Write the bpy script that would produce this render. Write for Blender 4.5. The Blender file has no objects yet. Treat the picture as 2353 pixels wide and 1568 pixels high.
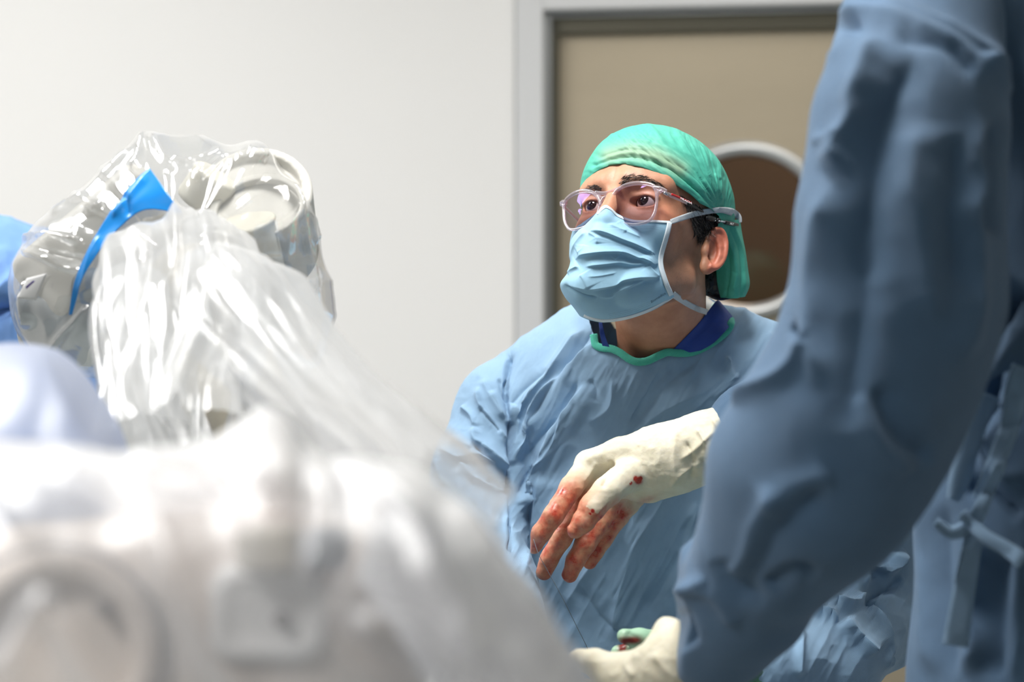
import bpy, bmesh, math
import numpy as np
from mathutils import Vector, Matrix
from mathutils.bvhtree import BVHTree
S = bpy.context.scene
COL = S.collection
# ---------------------------------------------------------------- camera
FPX = 5000.0                      # focal length in pixels of the 2353 px wide frame
CAMZ = 1.4
cam = bpy.data.cameras.new('camera')
camo = bpy.data.objects.new('camera', cam); COL.objects.link(camo)
camo.location = (0, 0, CAMZ); camo.rotation_euler = (math.pi/2, 0, 0)
cam.lens = FPX/2353*36; cam.sensor_width = 36; cam.sensor_fit = 'HORIZONTAL'
cam.dof.use_dof = True; cam.dof.focus_distance = 2.50; cam.dof.aperture_fstop = 3.0
cam.clip_start = 0.05
S.camera = camo
# ---------------------------------------------------------------- world, exposure
w = bpy.data.worlds.new('world'); S.world = w; w.use_nodes = True
w.node_tree.nodes['Background'].inputs[0].default_value = (1, 1, 1, 1)
w.node_tree.nodes['Background'].inputs[1].default_value = 0.25
S.view_settings.view_transform = 'Standard'; S.view_settings.look = 'None'
S.view_settings.gamma = 1; S.view_settings.use_curve_mapping = False
S.view_settings.exposure = 0.47
S.cycles.max_bounces = 10; S.cycles.transparent_max_bounces = 24
S.cycles.sample_clamp_indirect = 6
YAW = math.radians(8.2)
W0 = np.array([0.0647, 4.4, 0.0]); EX = np.array([math.cos(YAW), -math.sin(YAW), 0]); EY = np.array([math.sin(YAW), math.cos(YAW), 0])
def R3(x, y, z): return W0 + EX*x + EY*y + np.array([0, 0, z])      # room frame: the back wall is y = 0
def area(name, loc, tgt, sx, sy, power, col=(1, 1, 1)):
    l = bpy.data.lights.new(name, 'AREA'); l.shape = 'RECTANGLE'; l.size = sx; l.size_y = sy; l.energy = power; l.color = col
    o = bpy.data.objects.new(name, l); COL.objects.link(o); o.location = loc
    d = Vector(tgt) - Vector(loc); o.rotation_euler = d.to_track_quat('-Z', 'Y').to_euler()
    return o
area('ceiling_panel_light', (-1.7, 3.1, 2.93), (-1.7, 3.4, 0), 1.2, 1.2, 84, (1, .985, .965))
area('ceiling_panel_light', (0.9, 3.4, 2.93), (0.9, 3.3, 0), 1.0, .5, 8, (1, .96, .9))
area('ceiling_panel_light', (-1.5, 0.5, 2.93), (-1.0, 1.2, 0), 1.2, 1.2, 9, (1, .98, .96))
l1 = area('surgical_or_fill_light', (-0.05, 2.02, 2.70), (0.12, 2.5, 1.3), .45, .45, 12.5, (1, .985, .96)); l1.data.spread = math.radians(130)
l2 = area('surgical_or_fill_light', (-1.05, 0.35, 2.35), (-0.42, 1.25, 1.05), .5, .5, 2.7, (1, .985, .96)); l2.data.spread = math.radians(48)  # unseen fill lamp, added to brighten the foreground film

def P(px, py, D): return np.array([(px-1176.5)/FPX*D, D, CAMZ-(py-784.0)/FPX*D])
def proj(v):
    v = np.asarray(v); return 1176.5+v[:, 0]/v[:, 1]*FPX, 784.0-(v[:, 2]-CAMZ)/v[:, 1]*FPX
# ---------------------------------------------------------------- object helpers
def tag(o, label=None, cat=None, group=None, kind=None):
    if label: o['label'] = label
    if cat: o['category'] = cat
    if group: o['group'] = group
    if kind: o['kind'] = kind
    return o
def link(name, me, mat=None, parent=None):
    o = bpy.data.objects.new(name, me); COL.objects.link(o)
    if mat: me.materials.append(mat)
    if parent:
        o.parent = parent; o.matrix_parent_inverse = Matrix.Translation(-parent.location)
    return o
def mk(name, V, Fc, mat=None, parent=None, smooth=True):
    me = bpy.data.meshes.new(name)
    if isinstance(Fc, np.ndarray) and len(Fc) > 2000:
        me.vertices.add(len(V)); me.vertices.foreach_set('co', np.asarray(V, np.float32).ravel()); k = Fc.shape[1]
        me.loops.add(Fc.size); me.loops.foreach_set('vertex_index', Fc.astype(np.int32).ravel())
        me.polygons.add(len(Fc)); me.polygons.foreach_set('loop_start', np.arange(0, Fc.size, k, dtype=np.int32)); me.polygons.foreach_set('loop_total', np.full(len(Fc), k, np.int32))
        me.update(calc_edges=True); me.validate()
    else: me.from_pydata([tuple(map(float, v)) for v in V], [], [tuple(int(i) for i in f) for f in Fc])
    me.update()
    if smooth: me.shade_smooth()
    return link(name, me, mat, parent)
def empty(name, loc, label, cat, group=None):
    o = bpy.data.objects.new(name, None); COL.objects.link(o); o.location = tuple(map(float, loc)); o.empty_display_size = .05
    return tag(o, label, cat, group)
def box(name, lo, hi, mat, parent=None, frame=None, bevel=0, kind=None):
    V = [(x, y, z) for x in (lo[0], hi[0]) for y in (lo[1], hi[1]) for z in (lo[2], hi[2])]
    if frame: V = [frame(*v) for v in V]
    Fc = [(0, 1, 3, 2), (4, 6, 7, 5), (0, 4, 5, 1), (2, 3, 7, 6), (0, 2, 6, 4), (1, 5, 7, 3)]
    o = mk(name, V, Fc, mat, parent, smooth=False)
    if bevel:
        b = o.modifiers.new('bevel', 'BEVEL'); b.width = bevel; b.segments = 3
    if kind: o['kind'] = kind
    return o
def cr(pts, n):                                   # Catmull-Rom through points (any dimension), n samples
    p = np.asarray(pts, float); m = len(p)
    t = np.linspace(0, m-1, n); i = np.clip(t.astype(int), 0, m-2); f = (t-i)[:, None]
    g = lambda k: np.where((k < 0)[:, None], 2*p[0]-p[1], np.where((k > m-1)[:, None], 2*p[-1]-p[-2], p[np.clip(k, 0, m-1)]))
    a, b, c, d = g(i-1), g(i), g(i+1), g(i+2)
    return .5*((2*b)+(-a+c)*f+(2*a-5*b+4*c-d)*f*f+(-a+3*b-3*c+d)*f**3)
def grid_faces(nr, nc, wrap=False):
    F = []
    for r in range(nr-1):
        for c in range(nc if wrap else nc-1):
            c2 = (c+1) % nc; F.append((r*nc+c, r*nc+c2, (r+1)*nc+c2, (r+1)*nc+c))
    return F
def lattice(rows, nu, nv):                        # rows of 3D points -> (nv*nu) smooth grid
    a = np.array([cr(r, nu) for r in rows]); return np.array([cr(a[:, j], nv) for j in range(nu)]).transpose(1, 0, 2)
def solid(o, t, off=0, sub=0):
    m = o.modifiers.new('solid', 'SOLIDIFY'); m.thickness = t; m.offset = off
    if sub:
        s = o.modifiers.new('sub', 'SUBSURF'); s.levels = s.render_levels = sub
    return o
def tube(name, pts, r, mat, parent=None, n=10, samples=None, flat=1.0, cap=True, up=None, closed=False):
    p = np.asarray(pts, float)
    if samples: 
        rr = cr(np.column_stack([p, np.broadcast_to(np.asarray(r, float), (len(p),))]), samples); p = rr[:, :3]; r = rr[:, 3]
    r = np.broadcast_to(np.asarray(r, float), (len(p),))
    T = np.gradient(p, axis=0)
    if closed: T = np.roll(p, -1, 0)-np.roll(p, 1, 0)
    T /= np.linalg.norm(T, axis=1)[:, None]+1e-12
    V = []; u = np.array(up if up is not None else (0, 1, 0), float)
    for i in range(len(p)):
        a = u-np.dot(u, T[i])*T[i]; a /= np.linalg.norm(a)+1e-12
        if up is None: u = a
        b = np.cross(T[i], a)
        for k in range(n):
            t = 2*math.pi*k/n; V.append(p[i]+r[i]*(a*math.cos(t)*flat+b*math.sin(t)))
    F = grid_faces(len(p), n, True)
    if closed: F += [((len(p)-1)*n+c, (len(p)-1)*n+(c+1) % n, (c+1) % n, c) for c in range(n)]
    elif cap: F += [tuple(range(n-1, -1, -1)), tuple((len(p)-1)*n+k for k in range(n))]
    if name is None: return V, F
    return mk(name, V, F, mat, parent)
# ---------------------------------------------------------------- noise
def _h(i, j, k, s):
    n = (i*374761393+j*668265263+k*2147483647+s*1274126177) & 0xffffffff
    n = ((n ^ (n >> 13))*1274126177) & 0xffffffff
    return ((n ^ (n >> 16)) & 0xffff)/32767.5-1
def vnoise(p, s=0):
    p = np.asarray(p, float); i = np.floor(p).astype(np.int64); f = p-i; f = f*f*f*(f*(f*6-15)+10)
    o = 0
    for a in (0, 1):
        for b in (0, 1):
            for c in (0, 1):
                wgt = (f[:, 0] if a else 1-f[:, 0])*(f[:, 1] if b else 1-f[:, 1])*(f[:, 2] if c else 1-f[:, 2])
                o = o+wgt*_h(i[:, 0]+a, i[:, 1]+b, i[:, 2]+c, s)
    return o
def ridged(p, s=0, oct=3):
    o = 0; a = 1.0; q = np.asarray(p, float)
    for k in range(oct):
        o = o+a*(1-2*np.abs(vnoise(q, s+k*7))); q = q*2.1; a *= .45
    return o
# ---------------------------------------------------------------- signed distance modelling
def sd_ell(p, c, r, R=None):
    q = p-np.asarray(c, float)
    if R is not None: q = q@R
    r = np.asarray(r, float)
    k0 = np.linalg.norm(q/r, axis=1); k1 = np.linalg.norm(q/(r*r), axis=1)+1e-9
    return k0*(k0-1)/k1
def sd_cone(p, a, b, ra, rb, sy=1.0):
    a = np.asarray(a, float); b = np.asarray(b, float)
    if sy != 1.0:
        q = np.array([1, 1/sy, 1]); p = p*q; a = a*q; b = b*q
    ab = b-a; t = np.clip(((p-a)@ab)/(ab@ab+1e-12), 0, 1)
    return np.linalg.norm(p-a-t[:, None]*ab, axis=1)-(ra+(rb-ra)*t)
def smin(a, b, k):
    h = np.clip(.5+.5*(b-a)/k, 0, 1); return b+(a-b)*h-k*h*(1-h)
def smax(a, b, k): return -smin(-a, -b, k)
def chain(p, pts, rs, k=.004, sy=1.0):
    d = None
    for i in range(len(pts)-1):
        e = sd_cone(p, pts[i], pts[i+1], rs[i], rs[i+1], sy); d = e if d is None else smin(d, e, k)
    return d
def nets(f, lo, hi, h, smooth=2):
    lo = np.array(lo, float); N = np.ceil((np.array(hi)-lo)/h).astype(int)+1
    B = 8; nb = (N+B-1)//B; N = nb*B
    ax = [lo[i]+h*np.arange(N[i]) for i in range(3)]
    G = np.full(tuple(N), 1.0, np.float32)
    cx = [lo[i]+h*(np.arange(nb[i])*B+(B-1)/2) for i in range(3)]
    C = np.stack(np.meshgrid(*cx, indexing='ij'), -1).reshape(-1, 3)
    dc = f(C); G = np.repeat(np.repeat(np.repeat(dc.reshape(tuple(nb)).astype(np.float32), B, 0), B, 1), B, 2)
    act = np.where(np.abs(dc) < h*B*1.45)[0]
    ib = np.array(np.unravel_index(act, tuple(nb))).T*B
    off = np.stack(np.meshgrid(*[np.arange(B)]*3, indexing='ij'), -1).reshape(-1, 3)
    for s in range(0, len(ib), 600):
        I = (ib[s:s+600, None, :]+off[None]).reshape(-1, 3)
        G[I[:, 0], I[:, 1], I[:, 2]] = f(lo+h*I)
    G[0] = G[-1] = 1; G[:, 0] = G[:, -1] = 1; G[:, :, 0] = G[:, :, -1] = 1
    sg = G < 0
    c = [sg[a:N[0]-1+a, b:N[1]-1+b, d:N[2]-1+d] for a in (0, 1) for b in (0, 1) for d in (0, 1)]
    n = sum(x.astype(np.int8) for x in c); cell = (n > 0) & (n < 8)
    idx = -np.ones(cell.shape, np.int64); ci = np.argwhere(cell); idx[cell] = np.arange(len(ci))
    acc = np.zeros((len(ci), 3)); cnt = np.zeros(len(ci))
    cor = [np.array(x) for x in [(0, 0, 0), (1, 0, 0), (0, 1, 0), (1, 1, 0), (0, 0, 1), (1, 0, 1), (0, 1, 1), (1, 1, 1)]]
    for i in range(8):
        for j in range(i+1, 8):
            dd = cor[j]-cor[i]
            if np.abs(dd).sum() != 1: continue
            A = ci+cor[i]; Bq = ci+cor[j]; ga = G[A[:, 0], A[:, 1], A[:, 2]]; gb = G[Bq[:, 0], Bq[:, 1], Bq[:, 2]]
            m = (ga < 0) != (gb < 0); t = np.where(m, ga/np.where(m, ga-gb, 1), 0)
            acc += np.where(m[:, None], A+t[:, None]*dd, 0); cnt += m
    V = lo+h*acc/cnt[:, None]
    Fs = []
    for a in range(3):
        b, d = (a+1) % 3, (a+2) % 3
        s0 = [slice(0, None)]*3; s1 = [slice(0, None)]*3; s0[a] = slice(0, -1); s1[a] = slice(1, None)
        x0 = sg[tuple(s0)]; x1 = sg[tuple(s1)]; e = np.argwhere(x0 != x1)
        e = e[(e[:, b] > 0) & (e[:, d] > 0) & (e[:, b] < N[b]-1) & (e[:, d] < N[d]-1)]
        ub = np.zeros(3, int); ub[b] = 1; ud = np.zeros(3, int); ud[d] = 1
        q = [e-ub-ud, e-ud, e, e-ub]; q = np.stack([idx[x[:, 0], x[:, 1], x[:, 2]] for x in q], 1)
        ins = x0[e[:, 0], e[:, 1], e[:, 2]]
        q = np.where(ins[:, None], q, q[:, ::-1]); Fs.append(q[(q >= 0).all(1)])
    F = np.concatenate(Fs)
    for _ in range(smooth): V = relax(V, F)
    return V, F
def relax(V, F, amt=.5):
    s = np.zeros_like(V); c = np.zeros(len(V)); k = F.shape[1]
    for i in range(k):
        a, b = F[:, i], F[:, (i+1) % k]
        for x, y in ((a, b), (b, a)):
            s += np.stack([np.bincount(x, V[y, d], len(V)) for d in range(3)], 1); c += np.bincount(x, minlength=len(V))
    return V+(s/np.maximum(c, 1)[:, None]-V)*amt
def normals(V, F):
    a = V[F[:, 0]]; n = np.cross(V[F[:, 2]]-a, V[F[:, 3 if F.shape[1] > 3 else 1]]-V[F[:, 1]])
    N = np.zeros_like(V)
    for i in range(F.shape[1]): N += np.stack([np.bincount(F[:, i], n[:, d], len(V)) for d in range(3)], 1)
    return N/(np.linalg.norm(N, axis=1)[:, None]+1e-12)
def subdiv(V, F):                                # one quad subdivision with averaging
    E = {}; ne = []; n0 = len(V)
    ed = np.stack([np.stack([F[:, i], F[:, (i+1) % 4]], 1) for i in range(4)], 1); es = np.sort(ed, 2).reshape(-1, 2)
    u, inv = np.unique(es, axis=0, return_inverse=True); inv = np.asarray(inv).reshape(-1, 4)
    em = V[u].mean(1); fm = V[F].mean(1)
    V2 = np.concatenate([V, em, fm]); fi = n0+len(u)+np.arange(len(F)); Q = []
    for i in range(4): Q.append(np.stack([F[:, i], n0+inv[:, i], fi, n0+inv[:, (i+3) % 4]], 1))
    return V2, np.concatenate(Q)
def polyd(px, py, pts):                          # distance, sign and parameter along a polyline
    pts = np.asarray(pts, float); best = np.full(len(px), 1e9); sg = np.zeros(len(px)); tt = np.zeros(len(px))
    L = np.concatenate([[0], np.cumsum(np.hypot(*np.diff(pts, axis=0).T))])
    for i in range(len(pts)-1):
        a, b = pts[i], pts[i+1]; d = b-a; l2 = d@d
        t = np.clip(((px-a[0])*d[0]+(py-a[1])*d[1])/l2, 0, 1)
        ex = px-a[0]-t*d[0]; ey = py-a[1]-t*d[1]; e = np.hypot(ex, ey); m = e < best
        best[m] = e[m]; sg[m] = np.sign(d[0]*ey-d[1]*ex)[m]; tt[m] = ((L[i]+t*math.sqrt(l2))/L[-1])[m]
    return best, sg, tt
EXPO = 1.5
def folds(V, F, lst, scale=1.0, facing=True, wob=0.0):
    """each fold: (points in the photo's pixels, height in mm, width on the right hand of the path, width on its left hand)"""
    N = normals(V, F); px, py = proj(V); view = V-np.array([0, 0, CAMZ]); view /= np.linalg.norm(view, axis=1)[:, None]
    fc = np.clip(-(N*view).sum(1)*2.2+.25, 0, 1) if facing else np.ones(len(V))
    if wob:
        q = np.column_stack([px/70, py/70, V[:, 1]*3]); px = px+wob*vnoise(q, 5); py = py+wob*vnoise(q, 9)
    H = np.zeros(len(V))
    for f in lst:
        pts, hgt, wr, wl = f[:4]; p = np.asarray(pts, float)
        if len(p) > 2: p = cr(p, len(p)*5)
        m = (px > p[:, 0].min()-3*max(wr, wl)) & (px < p[:, 0].max()+3*max(wr, wl)) & (py > p[:, 1].min()-3*max(wr, wl)) & (py < p[:, 1].max()+3*max(wr, wl)) & (fc > 0)
        if not m.any(): continue
        d, s, t = polyd(px[m], py[m], p); wd = np.where(s > 0, wr, wl)
        tap = np.clip(np.minimum(t, 1-t)/.16, 0, 1); tap = tap*tap*(3-2*tap) if len(f) < 5 else 1
        H[m] += hgt*.001*np.exp(-(d/wd)**(f[5] if len(f) > 5 else EXPO))*tap
    return V+N*(H*fc*scale)[:, None]
def attr(o, name, vals):
    a = o.data.attributes.new(name, 'FLOAT', 'POINT'); a.data.foreach_set('value', np.asarray(vals, np.float32))
# ---------------------------------------------------------------- materials
def srgb(r, g, b):
    f = lambda c: (c/255/12.92) if c/255 <= .04045 else ((c/255+.055)/1.055)**2.4
    return (f(r), f(g), f(b), 1)
class Mt:
    def __init__(s, name):
        s.m = bpy.data.materials.new(name); s.m.use_nodes = True; s.t = s.m.node_tree; s.n = s.t.nodes; s.n.clear()
        s.out = s.n.new('ShaderNodeOutputMaterial')
    def add(s, typ, ins=None, **kw):
        x = s.n.new('ShaderNode'+typ)
        for k, v in kw.items(): setattr(x, k, v)
        for k, v in (ins or {}).items(): s.set(x.inputs[k], v)
        return x
    def set(s, inp, v):
        if isinstance(v, bpy.types.NodeSocket): s.t.links.new(v, inp)
        elif isinstance(v, bpy.types.Node): s.t.links.new(v.outputs[0], inp)
        else: inp.default_value = v
    def fin(s, node): s.t.links.new(node.outputs[0], s.out.inputs[0]); return s.m
    def coord(s, scale=(1, 1, 1), rot=(0, 0, 0)):
        c = s.add('TexCoord'); m = s.add('Mapping', {'Vector': c.outputs['Object'], 'Scale': scale, 'Rotation': rot}); return m.outputs[0]
    def noise(s, v, scale, detail=3, rough=.5): return s.add('TexNoise', {'Vector': v, 'Scale': scale, 'Detail': detail, 'Roughness': rough}).outputs[0]
    def ramp(s, f, a, b):
        return s.add('MapRange', {'Value': f, 'From Min': a, 'From Max': b}).outputs[0]
    def mix(s, f, a, b):
        x = s.add('Mix', data_type='RGBA'); s.set(x.inputs[0], f); s.set(x.inputs[6], a); s.set(x.inputs[7], b); return x.outputs[2]
    def bump(s, h, st, dist, nrm=None):
        d = {'Height': h, 'Strength': st, 'Distance': dist}
        if nrm is not None: d['Normal'] = nrm
        return s.add('Bump', d).outputs[0]
    def pb(s, col, rough=.5, **kw):
        d = {'Base Color': col, 'Roughness': rough}; d.update(kw); return s.add('BsdfPrincipled', d)
def plain(name, col, rough=.5, nb=0, ns=60, var=0.0, **kw):
    m = Mt(name); c = m.coord(); n = m.noise(c, ns, 4)
    cc = m.mix(n, tuple(x*(1-var) for x in col[:3])+(1,), tuple(min(1, x*(1+var)) for x in col[:3])+(1,)) if var else col
    d = dict(kw)
    if nb: d['Normal'] = m.bump(n, .6, nb)
    return m.fin(m.pb(cc, rough, **d))
def cloth_mat(name, col, weave=2200, rough=.72, wr=.0004, sheen=.15, ang=.4, trans=0.0):
    m = Mt(name); c = m.coord(rot=(0, ang, 0))
    w1 = m.add('TexWave', {'Vector': c, 'Scale': weave/6.283, 'Distortion': .5}, wave_type='BANDS', bands_direction='X').outputs[1]
    w2 = m.add('TexWave', {'Vector': c, 'Scale': weave/6.283, 'Distortion': .5}, wave_type='BANDS', bands_direction='Z').outputs[1]
    ww = m.add('Math', {0: w1, 1: w2}, operation='MULTIPLY').outputs[0]
    n = m.noise(c, 22, 5, .6)
    cc = m.mix(m.ramp(n, .3, .7), tuple(x*.93 for x in col[:3])+(1,), tuple(min(1, x*1.06) for x in col[:3])+(1,))
    b = m.bump(ww, .7, wr*2); b2 = m.bump(n, .5, .003, b)
    p = m.pb(cc, rough, Normal=b2); p.inputs['Sheen Weight'].default_value = sheen; p.inputs['Specular IOR Level'].default_value = .35
    if trans:
        t = m.add('BsdfTranslucent', {'Color': cc}); x = m.add('MixShader', {0: trans, 1: p, 2: t}); return m.fin(x)
    return m.fin(p)
M = {}
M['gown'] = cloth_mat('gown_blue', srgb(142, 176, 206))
M['gown_shade'] = cloth_mat('gown_blue_shaded', srgb(84, 116, 148), rough=.6)  # same gown cloth, darkened to put the near person's shade into its colour
M['teal'] = cloth_mat('teal_knit', srgb(84, 206, 180), weave=1500, wr=.001)
M['navy'] = cloth_mat('scrub_blue', srgb(38, 72, 160), weave=2500)
M['mask'] = cloth_mat('mask_blue', srgb(164, 208, 232), weave=3800, wr=.00015, rough=.8, sheen=.1, trans=.12)
M['mask_edge'] = cloth_mat('mask_edge', srgb(222, 234, 240), weave=3800, wr=.00015, rough=.8)
M['tie'] = cloth_mat('tie_white', srgb(205, 212, 216), weave=4500, wr=.0002)
M['black'] = plain('black_rubber', srgb(14, 15, 17), .45)
M['white'] = plain('white_print', srgb(235, 235, 235), .5)
M['red'] = plain('red_plastic', srgb(196, 30, 34), .35)
# ================================================================ the room
m = Mt('wall_white'); c = m.coord(); n = m.noise(c, 2.0, 3); n2 = m.noise(c, 180, 2)
M['wall'] = m.fin(m.pb(m.mix(n, srgb(236, 234, 231), srgb(241, 239, 236)), .55, Normal=m.bump(n2, .15, .001)))
M['frame'] = plain('frame_white', srgb(214, 214, 214), .35)
M['dark_olive'] = plain('dark_olive_strip', srgb(92, 88, 72), .6)
M['alu'] = plain('anodised_aluminium', srgb(150, 152, 152), .35, Metallic=.7)
m = Mt('brushed_door'); c = m.coord((1, 1, 60)); n = m.noise(c, 3.0, 5, .6); c2 = m.coord((1.2, 1, 5)); n3 = m.noise(c2, 1.6, 3)
M['door'] = m.fin(m.pb(m.mix(n3, srgb(164, 152, 130), srgb(180, 167, 144)), .42, Metallic=.35, Normal=m.bump(n, .25, .001)))
M['steel'] = plain('porthole_steel', srgb(205, 205, 203), .28, Metallic=.55)
M['floor'] = plain('vinyl_floor', srgb(150, 160, 160), .4, var=.06)
M['ceil'] = plain('ceiling_white', srgb(225, 225, 222), .7)
M['corr'] = plain('corridor_brown', srgb(140, 124, 110), .7)
M['fixture'] = plain('light_fixture', srgb(230, 230, 230), .4)
m = Mt('lamp_glow'); M['glow'] = m.fin(m.add('Emission', {'Color': (1, .98, .95, 1), 'Strength': 2.5}))
def rb(name, lo, hi, mat, kind='structure', parent=None, bevel=0): return box(name, lo, hi, M[mat], parent, R3, bevel, kind)
XL, XR, YF, ZC = -3.4, 2.6, -6.4, 2.95
rb('floor', (XL, YF, -.05), (XR, 1.6, 0), 'floor'); rb('ceiling', (XL, YF, ZC), (XR, 1.6, ZC+.05), 'ceil')
rb('wall_left', (XL-.1, YF, 0), (XL, .2, ZC), 'wall'); rb('wall_right', (XR, YF, 0), (XR+.1, 1.6, ZC), 'wall')
rb('wall_front', (XL, YF-.1, 0), (XR, YF, ZC), 'wall')
# back wall with the opening of the door (x 0..1.15, z 0..2.08)
DW, DH = 1.15, 2.068
V = [R3(*v) for v in [(XL, 0, 0), (-.02, 0, 0), (-.02, 0, DH+.02), (DW+.02, 0, DH+.02), (DW+.02, 0, 0), (XR, 0, 0), (XR, 0, ZC), (XL, 0, ZC)]]
Vb = [v+EY*.12 for v in V]
Fw = [(0, 1, 2, 7), (2, 3, 6, 7), (3, 4, 5, 6)]
F = [f for f in Fw]+[tuple(8+i for i in reversed(f)) for f in Fw]+[(i, i+8, (i+1) % 8+8, (i+1) % 8) for i in range(8)]
o = mk('wall_back', V+Vb, F, M['wall'], smooth=False); tag(o, kind='structure')
# door frame: white face profile and aluminium lining
tr = rb('trim_1', (-.055, -.012, 0), (0, .02, DH+.055), 'frame', bevel=.003)
rb('trim_2', (0, -.012, DH), (DW, .02, DH+.055), 'frame', bevel=.003)
rb('trim_3', (DW, -.012, 0), (DW+.055, .02, DH+.055), 'frame', bevel=.003)
rb('trim_4', (-.015, .02, 0), (.012, .10, DH+.01), 'alu'); rb('trim_5', (.012, .02, DH-.010), (DW, .10, DH+.01), 'alu')
rb('trim_6', (DW-.012, .02, 0), (DW+.015, .10, DH+.01), 'alu')
rb('trim_8', (.010, .028, .004), (.026, .046, DH-.01), 'dark_olive'); rb('trim_9', (.026, .028, DH-.042), (DW-.02, .046, DH-.008), 'dark_olive')  # dark olive strips along the left and top of the door leaf
# faint joint in the wall cladding beside the frame
rb('trim_7', (-.0595, -.003, 0), (-.0575, .0, ZC), 'alu')
# door leaf with a round porthole
pc = (1715, 527)
def onroom(px, py, y):                          # meets the plane y in the room frame
    d = np.array([(px-1176.5)/FPX, 1, -(py-784)/FPX]); o_ = np.array([0, 0, CAMZ]); k = (np.dot(W0+EY*y, EY)-np.dot(o_, EY))/np.dot(d, EY)
    q = o_+d*k-W0; return np.dot(q, EX), q[2]
cx, cz = onroom(1713, 529, .05); RR = .152
x0, x1, z0, z1, y0, y1 = .016, DW-.016, .008, DH-.02, .05, .09
n = 64; ring = [(cx+RR*math.cos(2*math.pi*k/n), cz+RR*math.sin(2*math.pi*k/n)) for k in range(n)]
def sq(k):
    a = 2*math.pi*k/n; ca, sa = math.cos(a), math.sin(a)
    ts = []
    if ca > 1e-6: ts.append((x1-cx)/ca)
    if ca < -1e-6: ts.append((x0-cx)/ca)
    if sa > 1e-6: ts.append((z1-cz)/sa)
    if sa < -1e-6: ts.append((z0-cz)/sa)
    t = min(ts); return (cx+t*ca, cz+t*sa)
# add the corners exactly
angs = sorted([2*math.pi*k/n for k in range(n)]+[math.atan2(zz-cz, xx-cx) % (2*math.pi) for xx in (x0, x1) for zz in (z0, z1)])
inn = [(cx+RR*math.cos(a), cz+RR*math.sin(a)) for a in angs]; outr = []
for a in angs: 
    outr.append(sq(a*n/(2*math.pi)))
K = len(angs); V = [R3(x, y, z) for y in (y0, y1) for L in (inn, outr) for x, z in L]
F = []
for k in range(K):
    j = (k+1) % K
    F += [(k, j, K+j, K+k), (2*K+j, 2*K+k, 3*K+k, 3*K+j), (j, k, 2*K+k, 2*K+j), (K+k, K+j, 3*K+j, 3*K+k)]
door = mk('door_1', V, F, M['door'], smooth=False); door['kind'] = 'structure'
prof = [(.151, .052), (.152, .036), (.160, .028), (.172, .028), (.180, .036), (.181, .052)]
V = []; n = 96
for k in range(n):
    a = 2*math.pi*k/n
    for r, y in prof: V.append(R3(cx+r*math.cos(a), y, cz+r*math.sin(a)))
F = [(k*6+i, k*6+i+1, ((k+1) % n)*6+i+1, ((k+1) % n)*6+i) for k in range(n) for i in range(5)]
mk('porthole_ring', V, F, M['steel'], door)
m = Mt('porthole_glass'); g = m.add('BsdfGlossy', {'Roughness': .03, 'Color': (.9, .9, .9, 1)}); t = m.add('BsdfTransparent', {'Color': (.86, .8, .74, 1)})
M['pglass'] = m.fin(m.add('MixShader', {0: .02, 1: t, 2: g}))
V = [R3(cx+.152*math.cos(2*math.pi*k/n), y, cz+.152*math.sin(2*math.pi*k/n)) for y in (.066, .072) for k in range(n)]
mk('porthole_glass', V, [tuple(range(n))[::-1], tuple(range(n, 2*n))]+[(k, (k+1) % n, n+(k+1) % n, n+k) for k in range(n)], M['pglass'], door, smooth=False)
box('door_handle', (DW-.12, .01, 1.0), (DW-.06, .05, 1.03), M['steel'], door, R3, .006)
# corridor behind the porthole
rb('wall_corridor', (XL, 1.5, 0), (XR, 1.6, ZC), 'corr'); rb('wall_corridor_end', (-1.2, .12, 0), (-1.1, 1.5, ZC), 'corr')
area('corridor_fill_light', tuple(R3(.6, .8, 2.85)), tuple(R3(.6, .9, 0)), .6, .3, 6, (1, .85, .7))  # unseen lamp added to brighten the corridor behind the glass
# ceiling fixtures: the lamps that light the room
def panel(x, y, sx, sy, lab):
    t = empty('ceiling_light', (x, y, ZC), lab, 'light', 'ceiling lights of the operating room')
    box('light_frame', (x-sx/2-.03, y-sy/2-.03, ZC-.015), (x+sx/2+.03, y+sy/2+.03, ZC), M['fixture'], t)
panel(-1.7, 3.1, 1.2, 1.2, 'square white ceiling light panel above the wall left of the door')
panel(0.9, 3.4, 1.0, .5, 'narrow white ceiling light panel above the door')
# ================================================================ surgeon: head frame
def rot(ax, deg): return np.array(Matrix.Rotation(math.radians(deg), 3, ax))
HR = rot('Z', -30)@rot('X', -20)@rot('Y', -3)
EYE = np.array([.033, -.089, 0.0])
HO = P(1478, 459, 2.475)-HR@EYE
def L2W(p): return HO+np.asarray(p)@HR.T
def W2L(p): return (np.asarray(p)-HO)@HR
m = Mt('skin'); c = m.coord(); n1 = m.noise(c, 35, 4, .6); n2 = m.noise(c, 420, 4, .65)
col = m.mix(m.ramp(n1, .3, .7), srgb(170, 118, 90), srgb(198, 144, 114))
pores = m.noise(c, 900, 2)
st = m.add('Attribute', attribute_name='beard').outputs['Fac']
sp = m.ramp(m.noise(c, 1100, 2), .52, .66)
be = m.add('Math', {0: st, 1: m.add('Math', {0: sp, 1: .35, 2: .35}, operation='MULTIPLY_ADD').outputs[0]}, operation='MULTIPLY').outputs[0]
col = m.mix(be, col, srgb(95, 80, 68))
rd = m.add('Attribute', attribute_name='red').outputs['Fac']
col = m.mix(rd, col, srgb(196, 104, 84))
p = m.pb(col, .48, Normal=m.bump(n2, .35, .0006)); p.inputs['Subsurface Weight'].default_value = .15
p.inputs['Subsurface Radius'].default_value = (.012, .004, .002); p.inputs['Subsurface Scale'].default_value = .4
M['skin'] = m.fin(p)
nb = W2L(P(1527, 850, 2.70)[None])[0]; nb2 = W2L(P(1530, 940, 2.77)[None])[0]
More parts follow.
